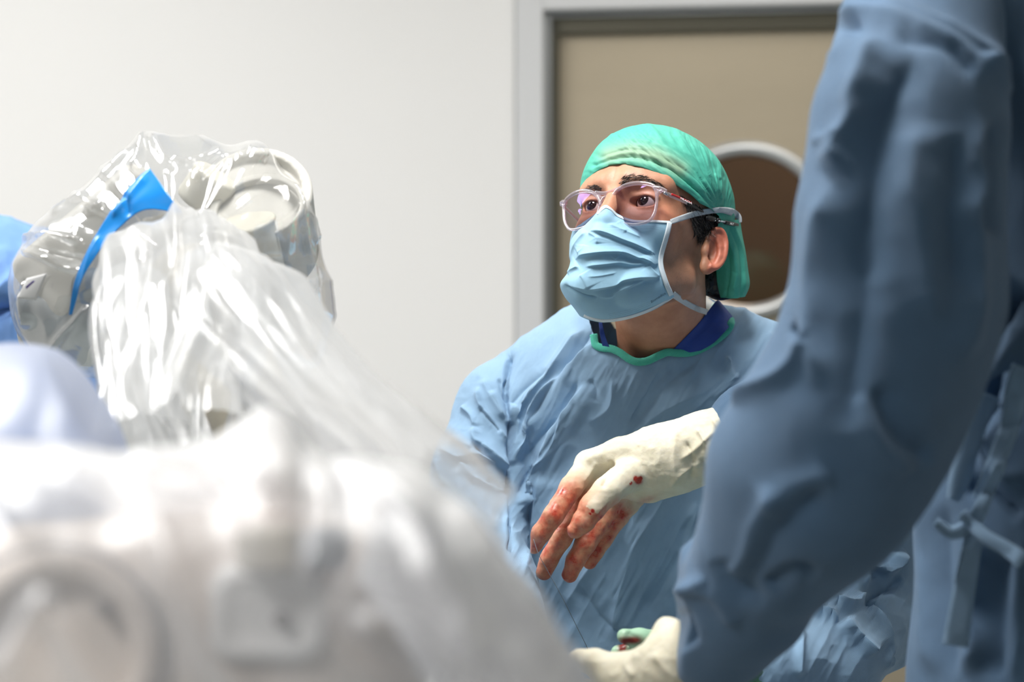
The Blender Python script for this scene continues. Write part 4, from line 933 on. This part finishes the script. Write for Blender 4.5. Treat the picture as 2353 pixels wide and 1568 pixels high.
# thread held between the fingers
needle = tube('suture_thread', [P(1226, 1240, 2.43), P(1238, 1275, 2.425), P(1258, 1312, 2.43), P(1290, 1370, 2.44), P(1330, 1450, 2.47), P(1365, 1520, 2.50)], .00035, plain('thread_grey', srgb(120, 125, 132), .4), samples=50)
tag(needle, 'thin grey suture thread hanging from the bloodied fingertips of the upper cream glove', 'thread')
# left hand, lower, coming out of the near sleeve
def lhand(p):
    d = hchain(p, [(1640, 1480, 2.07, 92), (1560, 1545, 2.10, 92), (1500, 1590, 2.13, 80), (1440, 1600, 2.15, 70)], .02)
    d = smin(d, hchain(p, [(1480, 1560, 2.12, 50), (1415, 1545, 2.14, 36), (1370, 1522, 2.15, 26), (1330, 1515, 2.16, 24)], .01), .02)
    d = smin(d, hchain(p, [(1560, 1490, 2.11, 60), (1535, 1450, 2.12, 22), (1528, 1440, 2.12, 12)], .01), .02)
    for k in range(3): d = smin(d, hchain(p, [(1430-8*k, 1600+18*k, 2.15+.025*k, 34), (1350-10*k, 1590+30*k, 2.17+.025*k, 28), (1300-5*k, 1610+34*k, 2.17+.025*k, 22)], .004), .008)
    return d
V, F = nets(lhand, (.05, 1.95, .98), (.27, 2.28, 1.16), .002, 2); V = V+normals(V, F)*(.0007*ridged(V*45, 6))[:, None]
V = folds(V, F, [([(1500, 1500), (1530, 1540), (1560, 1568)], 2.5, 8, 12), ([(1560, 1480), (1590, 1530), (1620, 1560)], -2.5, 8, 9), ([(1470, 1500), (1440, 1530), (1460, 1560)], 2, 8, 8)], 1)
g2 = mk('surgical_glove', V, F, M['latex'], mate); attr(g2, 'blood', np.zeros(len(V))); attr(g2, 'skin', np.zeros(len(V)))
# surgeon's own green gloved hand behind it
m = Mt('green_glove'); c = m.coord(); n1 = m.noise(c, 150, 4); st = m.add('Attribute', attribute_name='blood').outputs['Fac']
M['ggl'] = m.fin(m.pb(m.mix(st, srgb(168, 206, 176), srgb(120, 40, 34)), .4, Normal=m.bump(n1, .4, .001)))
def ghand(p):
    d = hchain(p, [(1700, 1560, 2.44, 60), (1600, 1545, 2.40, 60), (1530, 1510, 2.36, 58)], .01)
    d = smin(d, hchain(p, [(1520, 1480, 2.34, 32), (1470, 1470, 2.32, 24), (1434, 1462, 2.31, 17)], .006), .01)
    d = smin(d, hchain(p, [(1520, 1510, 2.35, 30), (1465, 1500, 2.34, 24), (1420, 1500, 2.33, 17)], .006), .008)
    d = smin(d, hchain(p, [(1520, 1540, 2.36, 30), (1470, 1545, 2.36, 24), (1430, 1550, 2.35, 18)], .006), .006)
    d = smin(d, hchain(p, [(1525, 1568, 2.37, 28), (1480, 1580, 2.37, 22), (1445, 1588, 2.37, 17)], .006), .006)
    d = smin(d, hchain(p, [(1600, 1520, 2.36, 34), (1555, 1480, 2.31, 26), (1520, 1468, 2.29, 19)], .006), .01)
    return d
V, F = nets(ghand, (.08, 2.2, .95), (.32, 2.55, 1.13), .0016, 2); V = folds(V, F, [([(1440, 1450), (1470, 1475), (1460, 1500)], -2, 8, 8), ([(1425, 1460), (1440, 1490)], 1.5, 5, 5)], 1)
x, y = proj(V); g3 = mk('surgical_glove', V, F, M['ggl'], surgeon); attr(g3, 'blood', np.clip(1.3*np.exp(-((x-1455)/22)**2-((y-1472)/9)**2)+1.4*np.exp(-((x-1430)/10)**2-((y-1490)/20)**2), 0, 1))
M['ggreen'] = cloth_mat('cuff_green', srgb(96, 150, 118), weave=1400, wr=.001)
V, F = tube(None, [P(1655, 1560, 2.40), P(1700, 1545, 2.41), P(1745, 1538, 2.43), P(1790, 1535, 2.47)], [.040, .041, .043, .044], None, n=120, samples=40)
V = np.array(V); F = np.array([f for f in F if len(f) == 4])
q = np.arange(len(V)) % 120; V = V+normals(V, F)*(.0016*np.cos(q/120*2*math.pi*20))[:, None]
mk('sleeve_cuff', V, F, M['ggreen'], surgeon)
# pink finger of the assistant's instrument hand, just above the lower glove
# ================================================================ plastic film materials
def film(name, tint, gloss, diff, rough=.12, dcol=(.93, .93, .93, 1)):
    m = Mt(name); c = m.coord(); n = m.noise(c, 30, 3, .5); bmp = m.bump(n, .25, .004)
    tr = m.add('BsdfTransparent', {'Color': tint}); g = m.add('BsdfGlossy', {'Roughness': rough, 'Color': (1, 1, 1, 1), 'Normal': bmp})
    lw = m.add('LayerWeight', {'Blend': .35, 'Normal': bmp}).outputs['Facing']
    a = m.add('MixShader', {0: m.add('MapRange', {'Value': lw, 'From Min': 0, 'From Max': 1, 'To Min': gloss, 'To Max': .7}).outputs[0], 1: tr, 2: g})
    d = m.add('BsdfDiffuse', {'Color': dcol}); tl = m.add('BsdfTranslucent', {'Color': dcol}); dt = m.add('MixShader', {0: .5, 1: d, 2: tl})
    return m.fin(m.add('MixShader', {0: diff, 1: a, 2: dt}))
M['film'] = film('clear_film', (.985, .985, .985, 1), .10, .15)
M['film2'] = film('cloudy_film', (.97, .975, .98, 1), .06, .38, .24, (.80, .80, .80, 1))
M['sheetw'] = film('white_sheet', (.97, .975, .98, 1), .05, .88, .4)
M['film3'] = film('haze_film', (.98, .98, .99, 1), .03, .17, .45, (.90, .90, .93, 1))
M['shell'] = plain('housing_grey', srgb(196, 194, 187), .45)
M['shell2'] = plain('housing_cream', srgb(208, 205, 192), .4)
M['dark'] = plain('housing_dark', srgb(118, 126, 132), .5)
M['beige'] = plain('console_beige', srgb(200, 188, 176), .5)
M['beige2'] = plain('arm_beige', srgb(190, 182, 164), .5)
M['tapeb'] = plain('blue_tape', srgb(20, 140, 225), .3)
M['lav'] = cloth_mat('blue_drape', srgb(120, 164, 228), weave=1800)
M['wdrape'] = cloth_mat('white_drape', srgb(236, 238, 244), weave=1800)
M['purple'] = plain('purple_mark', srgb(70, 50, 130), .5)
D0 = 2.32
# ---------------------------------------------------------------- equipment head under the film
eq = empty('surgical_microscope', (P(420, 784, D0)[0], D0, 0), 'pale grey surgical microscope head wrapped in clear plastic film beside the white wall', 'medical equipment')
def rotpx(a): return np.array(Matrix.Rotation(-math.radians(a), 3, 'Y'))
def sbox(p, c, h, R=None, r=.01):
    q = p-np.asarray(c, float)
    if R is not None: q = q@R
    d = np.abs(q)-(np.array(h)-r); return np.linalg.norm(np.maximum(d, 0), axis=1)+np.minimum(d.max(1), 0)-r
u = D0/FPX
R1 = np.array(Matrix.Rotation(math.radians(40), 3, 'Y')).T
def part(name, f, c, rad, mat, h=.003, par=eq):
    c = np.array(c); V, F = nets(f, c-rad, c+rad, h, 1); return mk(name, V, F, mat, par)
hc = P(232, 560, 2.38)
part('housing', lambda p: smin(sbox(p, hc, (.092, .045, .044), R1, .02), sd_cone(p, P(120, 760, 2.38), P(230, 760, 2.38), .038, .04), .03), hc, .16, M['shell'])
cA = P(560, 560, 2.40)
def cyl(p, a, b, r, bev=.003):
    a = np.asarray(a); b = np.asarray(b); ab = b-a; L = np.linalg.norm(ab); ab = ab/L; t = (p-a)@ab; rad = np.linalg.norm(p-a-t[:, None]*ab, axis=1)
    q = np.stack([rad-r+bev, np.abs(t-L/2)-L/2+bev], 1); return np.linalg.norm(np.maximum(q, 0), axis=1)+np.minimum(q.max(1), 0)-bev
part('drum', lambda p: smax(cyl(p, P(590, 440, 2.34), P(610, 580, 2.44), .060), -cyl(p, P(588, 420, 2.33), P(591, 446, 2.345), .048), .002), cA, .14, M['shell'], .0025)
part('eyepiece', lambda p: smin(cyl(p, P(562, 508, 2.285), P(592, 640, 2.31), .031), cyl(p, P(562, 512, 2.286), P(566, 524, 2.288), .0345), .001), P(575, 575, 2.3), .08, M['shell2'])
part('eyepiece', lambda p: cyl(p, P(500, 400, 2.34), P(452, 470, 2.35), .026), P(475, 435, 2.34), .06, M['shell2'])
part('lens_ring', lambda p: smax(cyl(p, P(590, 470, 2.315), P(594, 486, 2.322), .052), -cyl(p, P(590, 455, 2.30), P(600, 520, 2.34), .044), .002), P(590, 475, 2.32), .08, M['shell'], .002)
part('dark_motor', lambda p: smin(sd_cone(p, P(655, 750, 2.33), P(690, 790, 2.33), .024, .022), sd_cone(p, P(640, 700, 2.36), P(655, 750, 2.33), .02, .024), .01), P(670, 760, 2.33), .07, M['dark'])
part('base_block', lambda p: smin(sd_cone(p, P(95, 720, 2.36), P(150, 790, 2.36), .030, .03), sbox(p, P(300, 700, 2.36), (.06, .04, .04), None, .02), .02), P(200, 740, 2.36), .13, M['dark'])
arm_ = tube('support_arm', [P(430, 640, 2.32), P(500, 800, 2.25), P(560, 930, 2.15), P(620, 1050, 2.05), P(640, 1400, 1.95), P(640, 2600, 1.95)], [.05, .050, .048, .048, .05, .06], M['beige2'], eq, samples=60, n=24)
box('floor_base', (P(640, 784, 1.95)[0]-.22, 1.84, .0), (P(640, 784, 1.95)[0]+.22, 2.2, .12), M['shell'], eq, None, .03)
# ---------------------------------------------------------------- clear bag
drape = empty('plastic_drape', P(400, 600, 2.3), 'crinkled clear plastic drape bag with bright blue adhesive strip covering the microscope head', 'plastic drape')
OUT = [(322, 305), (362, 303), (450, 324), (530, 345), (600, 342), (640, 388), (690, 440), (718, 505), (744, 600), (766, 700), (757, 790), (715, 858), (640, 850), (520, 860), (380, 880), (250, 880), (150, 858), (90, 828), (52, 770), (34, 700), (33, 620), (52, 555), (100, 492), (180, 430), (250, 370)]
n = 360; oc = cr(np.array(OUT+OUT[:1], float), n+1)[:-1]; ctr = np.array([400, 600.]); NS = 90
V = []
for half in (-1, 1):
    for k in range(NS if half < 0 else NS-1):
        s = (k/(NS-1)) if half < 0 else ((NS-2-k)/(NS-1))
        px = ctr+(oc-ctr)*max(s, .002); th = .135 if half < 0 else .10
        for x, y in px: V.append(P(x, y, 2.36+half*th*math.sqrt(max(0, 1-s**2.6))))
V = np.array(V); F = np.array(grid_faces(len(V)//n, n, True)); N = normals(V, F)
if np.median((N*(V-P(400, 600, 2.36))).sum(1)) < 0: F = F[:, ::-1]
x, y = proj(V); a = np.arctan2(y-600, x-400); r = np.hypot(x-400, y-600)
q = np.column_stack([np.cos(a)*3.2, np.sin(a)*3.2, r/260]); q2 = np.column_stack([x/70, y/110, V[:, 1]*8]); q3 = np.column_stack([x/170, y/170, V[:, 1]*3])
def rdg(q, s): return (1-np.abs(vnoise(q, s))*2)
V = V+normals(V, F)*(.003*np.maximum(rdg(q*1.4, 3), -.2)+.003*np.maximum(rdg(q2, 9), 0)+.004*vnoise(q3, 12))[:, None]
bfl = [([(40, 555), (110, 548), (190, 560)], 12, 7, 7), ([(50, 580), (130, 600), (200, 625)], 12, 7, 7), ([(90, 575), (150, 590), (210, 600)], -8, 7, 7), ([(325, 305), (325, 350), (310, 400)], 10, 6, 6), ([(340, 310), (370, 370), (400, 400)], 8, 6, 6),
       ([(700, 450), (722, 520), (726, 560)], 8, 6, 6), ([(360, 303), (400, 320), (470, 325)], 8, 8, 8), ([(380, 370), (440, 380), (520, 350)], 8, 8, 8), ([(560, 345), (620, 360)], 8, 10, 10), ([(60, 640), (50, 700), (70, 760)], 9, 8, 8), ([(190, 490), (240, 470)], 9, 5, 5),
       ([(650, 400), (690, 470), (700, 560), (730, 680)], 7, 6, 6), ([(560, 620), (580, 640), (570, 600)], 8, 5, 5), ([(440, 420), (500, 380), (560, 350)], 7, 6, 9), ([(90, 830), (160, 760), (220, 700)], 8, 8, 8), ([(100, 500), (200, 440), (310, 330)], 6, 6, 10)]
V = folds(V, F, bfl, 1.0, wob=6)
bag = mk('clear_bag', V, F, M['film'], drape); bagb = BVHTree.FromPolygons([tuple(v) for v in V], [tuple(int(i) for i in f) for f in F])
# blue adhesive strip
outer = [(343, 386), (292, 436), (240, 508), (196, 588), (170, 655), (159, 724)]; inner = [(420, 492), (335, 482), (276, 522), (226, 580), (188, 650), (165, 724)]; mid_ = [((a[0]*.5+b[0]*.5), (a[1]*.5+b[1]*.5)) for a, b in zip(outer, inner)]
def onb(L): return [(x, y, min(hit(bagb, x, y, 2.26), 2.27)-.012) for x, y in L]
patch('blue_strip', [onb(outer), onb(mid_), onb(inner)], 90, 24, M['tapeb'], drape, .001, [([(340, 400), (300, 450), (260, 500)], 3, 8, 6), ([(250, 480), (290, 450), (300, 500)], -3, 6, 6), ([(230, 540), (200, 600), (180, 680)], 2, 6, 6)], wob=6)
for L, pc_ in (([(62, 640), (108, 628), (82, 690), (38, 686)], (68, 655)), ([(556, 612), (592, 612), (590, 648), (570, 640)], (565, 622))):
    q = [(a, b, min(hit(bagb, a, b, 2.26), 2.30)-.006) for a, b in L]
    patch('white_sticker', [[q[0], q[1]], [q[3], q[2]]], 10, 10, M['white'], drape, .0008)
    dd = min(v[2] for v in q)-.004; w2 = .5 if pc_[0] > 300 else 1
    patch('purple_mark', [[(pc_[0]-9*w2, pc_[1]+4*w2, dd), (pc_[0]+8*w2, pc_[1]-10*w2, dd)], [(pc_[0]-8*w2, pc_[1]+10*w2, dd), (pc_[0]+13*w2, pc_[1]-9*w2, dd)]], 8, 6, M['purple'], drape, .0006)
# gathered sleeve of film running down towards the camera
def sheath(name, path, mat, nr, amp, seed, par, n=220, m=150, start=0, dens=1.0):
    p = cr(np.array(path, float), m); cs = np.array([P(a[0], a[1], a[2]) for a in p]); rad = p[:, 3]/FPX*p[:, 2]
    T = np.gradient(cs, axis=0); T /= np.linalg.norm(T, axis=1)[:, None]; V = []
    ang = np.linspace(0, 2*math.pi, n, endpoint=False)
    for i in range(m):
        a = np.array([0, 1, 0])-T[i]*T[i][1]; a /= np.linalg.norm(a); b = np.cross(T[i], a)
        t = i/(m-1); qq = np.column_stack([np.cos(ang)*nr+t*.6, np.sin(ang)*nr, np.full(n, t*.8)])
        rr = rad[i]*(1+amp*np.maximum(rdg(qq, seed), -.35)+amp*.3*np.maximum(rdg(qq*2.3, seed+3), -.3))
        if start and t < start: rr = rr*math.sqrt(max(0.0005, 1-(1-t/start)**2))
        V += list(cs[i]+np.outer(np.cos(ang)*rr, a)+np.outer(np.sin(ang)*rr, b))
    F = grid_faces(m, n, True); return mk(name, V, F, mat, par)
sheath('gathered_sleeve', [(395, 530, 2.22, 60), (412, 610, 2.18, 130), (415, 720, 2.10, 160), (410, 850, 2.02, 160), (400, 960, 1.95, 150), (400, 1080, 1.88, 160)], M['film2'], 2.2, .30, 31, drape, start=.25)
sheath('gathered_sleeve', [(455, 600, 2.16, 90), (560, 725, 2.06, 118), (670, 845, 1.94, 108), (770, 950, 1.80, 104), (880, 1060, 1.66, 118), (1010, 1210, 1.5, 150)], M['film2'], 1.8, .32, 47, drape, start=.2)
sheath('gathered_sleeve', [(330, 620, 2.14, 60), (300, 760, 2.08, 80), (310, 900, 2.0, 70), (350, 1020, 1.92, 70)], M['film2'], 1.5, .35, 60, drape, start=.2, n=120)
# ---------------------------------------------------------------- blue drape at the left edge
def bd(p):
    d = smin(chain(p, [P(-420, 680, 2.95), P(-40, 660, 2.95), P(150, 700, 2.95)], [.085, .088, .085], .03), chain(p, [P(-300, 760, 2.95), P(-300, 2200, 2.95)], [.12, .16], .05), .06)
    return smin(d, chain(p, [P(60, 780, 2.95), P(100, 2200, 2.95)], [.11, .14], .05), .08)
V, F = nets(bd, (-1.3, 2.6, .25), (-.35, 3.25, 1.65), .01, 2); V, F = subdiv(V, F); x, y = proj(V); V = V+normals(V, F)*(.006*ridged(np.column_stack([x/120, y/200, V[:, 1]*4]), 5))[:, None]
V = folds(V, F, [([(-30, 735), (0, 712), (45, 690)], -26, 16, 12), ([(-20, 690), (10, 660), (60, 620)], 12, 16, 12), ([(0, 560), (20, 650), (10, 700)], 6, 16, 12)], 1)
bdo = mk('blue_cloth_drape', V, F, M['lav'], None); tag(bdo, 'light blue cloth drape hanging at the far left edge behind the plastic wrapped microscope', 'drape')
# ---------------------------------------------------------------- console in front, under its own film
con = empty('equipment_console', (P(420, 784, 1.55)[0], 1.55, 0), 'beige medical console with rounded panels, blurred under milky plastic film nearest the camera', 'medical equipment')
CX0, CX1 = P(-220, 0, 1.38)[0], P(930, 0, 1.38)[0]; CZ = P(0, 1240, 1.38)[2]
V, F = nets(lambda p: sbox(p, ((CX0+CX1)/2, 1.58, CZ/2), ((CX1-CX0)/2, .20, CZ/2), None, .05), (CX0-.03, 1.34, -.03), (CX1+.03, 1.86, CZ+.03), .012, 1); mk('housing', V, F, M['beige'], con)
def frame_(name, cx_, cy_, hw, hh, D, mat, rr_=.02, th=.010):
    c_ = P(cx_, cy_, D); a_, b_ = hw/FPX*D, hh/FPX*D; f = lambda p: smax(sbox(p, c_, (a_, th, b_), None, rr_), -sbox(p, c_-np.array([0, th*1.2, 0]), (a_-.010, th*.9, b_-.010), None, rr_*.6), .003)
    V, F = nets(f, c_-np.array([a_+.02, .06, b_+.02]), c_+np.array([a_+.02, .06, b_+.02]), .004, 1); return mk(name, V, F, mat, con)
M['panelw'] = plain('panel_white', srgb(226, 224, 220), .4); M['gap'] = plain('rim_grey', srgb(120, 116, 112), .6)
frame_('dark_rim', 625, 1420, 158, 134, 1.392, M['gap']); frame_('square_cover', 615, 1410, 146, 126, 1.375, M['panelw'])  # dark rim in grey imitates the shadow below the raised cover
part('square_panel', lambda p: sbox(p, P(620, 1415, 1.395), (.034, .02, .030), None, .014), P(620, 1415, 1.39), .07, M['shell'], .004, con)
tube('dark_rim', [P(130+230*math.cos(t), 1500+230*math.sin(t), 1.375) for t in np.linspace(-2.6, .8, 40)], .006, M['gap'], con)
tube('round_cover', [P(130+205*math.cos(t), 1500+205*math.sin(t), 1.372) for t in np.linspace(-2.8, .9, 40)], .010, M['beige'], con)
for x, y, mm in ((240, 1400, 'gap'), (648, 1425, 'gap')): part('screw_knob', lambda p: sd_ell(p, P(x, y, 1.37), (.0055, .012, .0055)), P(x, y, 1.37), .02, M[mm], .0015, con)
part('top_latch', lambda p: sbox(p, P(620, 1262, 1.36), (.020, .02, .014), None, .008), P(620, 1262, 1.36), .04, M['beige2'], .003, con)
part('top_latch', lambda p: sbox(p, P(752, 1262, 1.36), (.014, .02, .013), None, .008), P(752, 1262, 1.36), .04, M['dark'], .003, con)
# ---------------------------------------------------------------- milky film and white sheet nearest the camera
fd = empty('plastic_drape', P(500, 1300, 1.2), 'milky translucent plastic sheet spread over the beige console, nearest the camera', 'plastic drape')
TOP = [(-250, 1000), (-60, 1010), (120, 1018), (300, 1018), (470, 1008), (540, 975), (600, 940), (650, 968), (690, 1030), (760, 1090), (860, 1085), (960, 1105), (1060, 1180), (1160, 1268), (1245, 1355), (1320, 1455), (1390, 1590), (1440, 1760)]
tp = cr(np.array(TOP, float), len(TOP))
rows_ = []
for k_, (dy, D, sx) in enumerate([(230, 1.62, 0), (60, 1.46, 0), (0, 1.34, 0), (10, 1.25, 0), (70, 1.17, -8), (170, 1.12, -18), (320, 1.10, -30), (520, 1.10, -45), (900, 1.12, -60)]):
    rows_.append([(x+sx*(1 if x > 900 else .2), y+dy, D) for x, y in TOP])
def crinkle(G, N):
    x, y = proj(G); q = np.column_stack([(x*.75-y*.45)/210, (x*.45+y*.75)/420, G[:, 1]*3]); q2 = np.column_stack([x/90, y/90, G[:, 1]*3])
    return G+N*(.009*rdg(q, 71)+.002*vnoise(q2, 72))[:, None]
patch('milky_sheet', rows_, 260, 150, M['film3'], fd, .0003, [([(1000, 1160), (1100, 1270), (1250, 1460), (1330, 1568)], 14, 22, 22), ([(760, 1100), (900, 1200), (1020, 1400), (1100, 1568)], 14, 20, 30), ([(680, 1050), (720, 1240), (700, 1370)], 12, 14, 18), ([(0, 1560), (60, 1440), (120, 1380)], 12, 16, 20), ([(820, 1430), (950, 1470), (1060, 1568)], 12, 16, 20), ([(300, 1090), (420, 1120), (560, 1110)], 8, 22, 22)], wob=12, post=crinkle)
wd = patch('white_sheet', [[(940, 1125, 1.40), (1060, 1210, 1.40), (1150, 1290, 1.40), (1232, 1378, 1.40), (1300, 1480, 1.40), (1370, 1610, 1.40), (1420, 1760, 1.4)], [(900, 1160, 1.34), (1010, 1240, 1.33), (1100, 1330, 1.33), (1180, 1430, 1.33), (1250, 1540, 1.33), (1310, 1680, 1.33), (1350, 1850, 1.34)], [(860, 1230, 1.31), (950, 1320, 1.30), (1030, 1420, 1.30), (1110, 1530, 1.3), (1180, 1640, 1.30), (1230, 1790, 1.30), (1260, 1950, 1.30)],
     [(840, 1330, 1.31), (900, 1430, 1.30), (970, 1540, 1.30), (1040, 1660, 1.3), (1090, 1780, 1.30), (1120, 1900, 1.30), (1140, 2050, 1.30)]], 60, 60, M['sheetw'], fd, .001, [([(1000, 1200), (1150, 1400), (1260, 1568)], 10, 20, 24)], post=crinkle)
hump = [[(-200, 880, 1.80), (-60, 835, 1.80), (60, 812, 1.80), (150, 842, 1.80), (215, 905, 1.80), (272, 1005, 1.80), (300, 1120, 1.80)], [(-200, 960, 1.66), (-60, 900, 1.65), (60, 870, 1.64), (140, 900, 1.64), (200, 960, 1.65), (245, 1040, 1.66), (270, 1150, 1.68)], [(-200, 1100, 1.58), (-60, 1050, 1.56), (50, 1020, 1.55), (120, 1040, 1.55), (180, 1080, 1.56), (220, 1140, 1.58), (240, 1220, 1.60)], [(-200, 1300, 1.55), (-60, 1280, 1.53), (50, 1260, 1.52), (120, 1270, 1.52), (170, 1290, 1.53), (200, 1320, 1.55), (220, 1350, 1.57)]]
M['film4'] = film('bluish_film', (.90, .93, .99, 1), .012, .62, .45, (.50, .56, .72, 1))
hp = patch('side_sheet', hump, 80, 60, M['film4'], fd, .0006, None, post=crinkle)
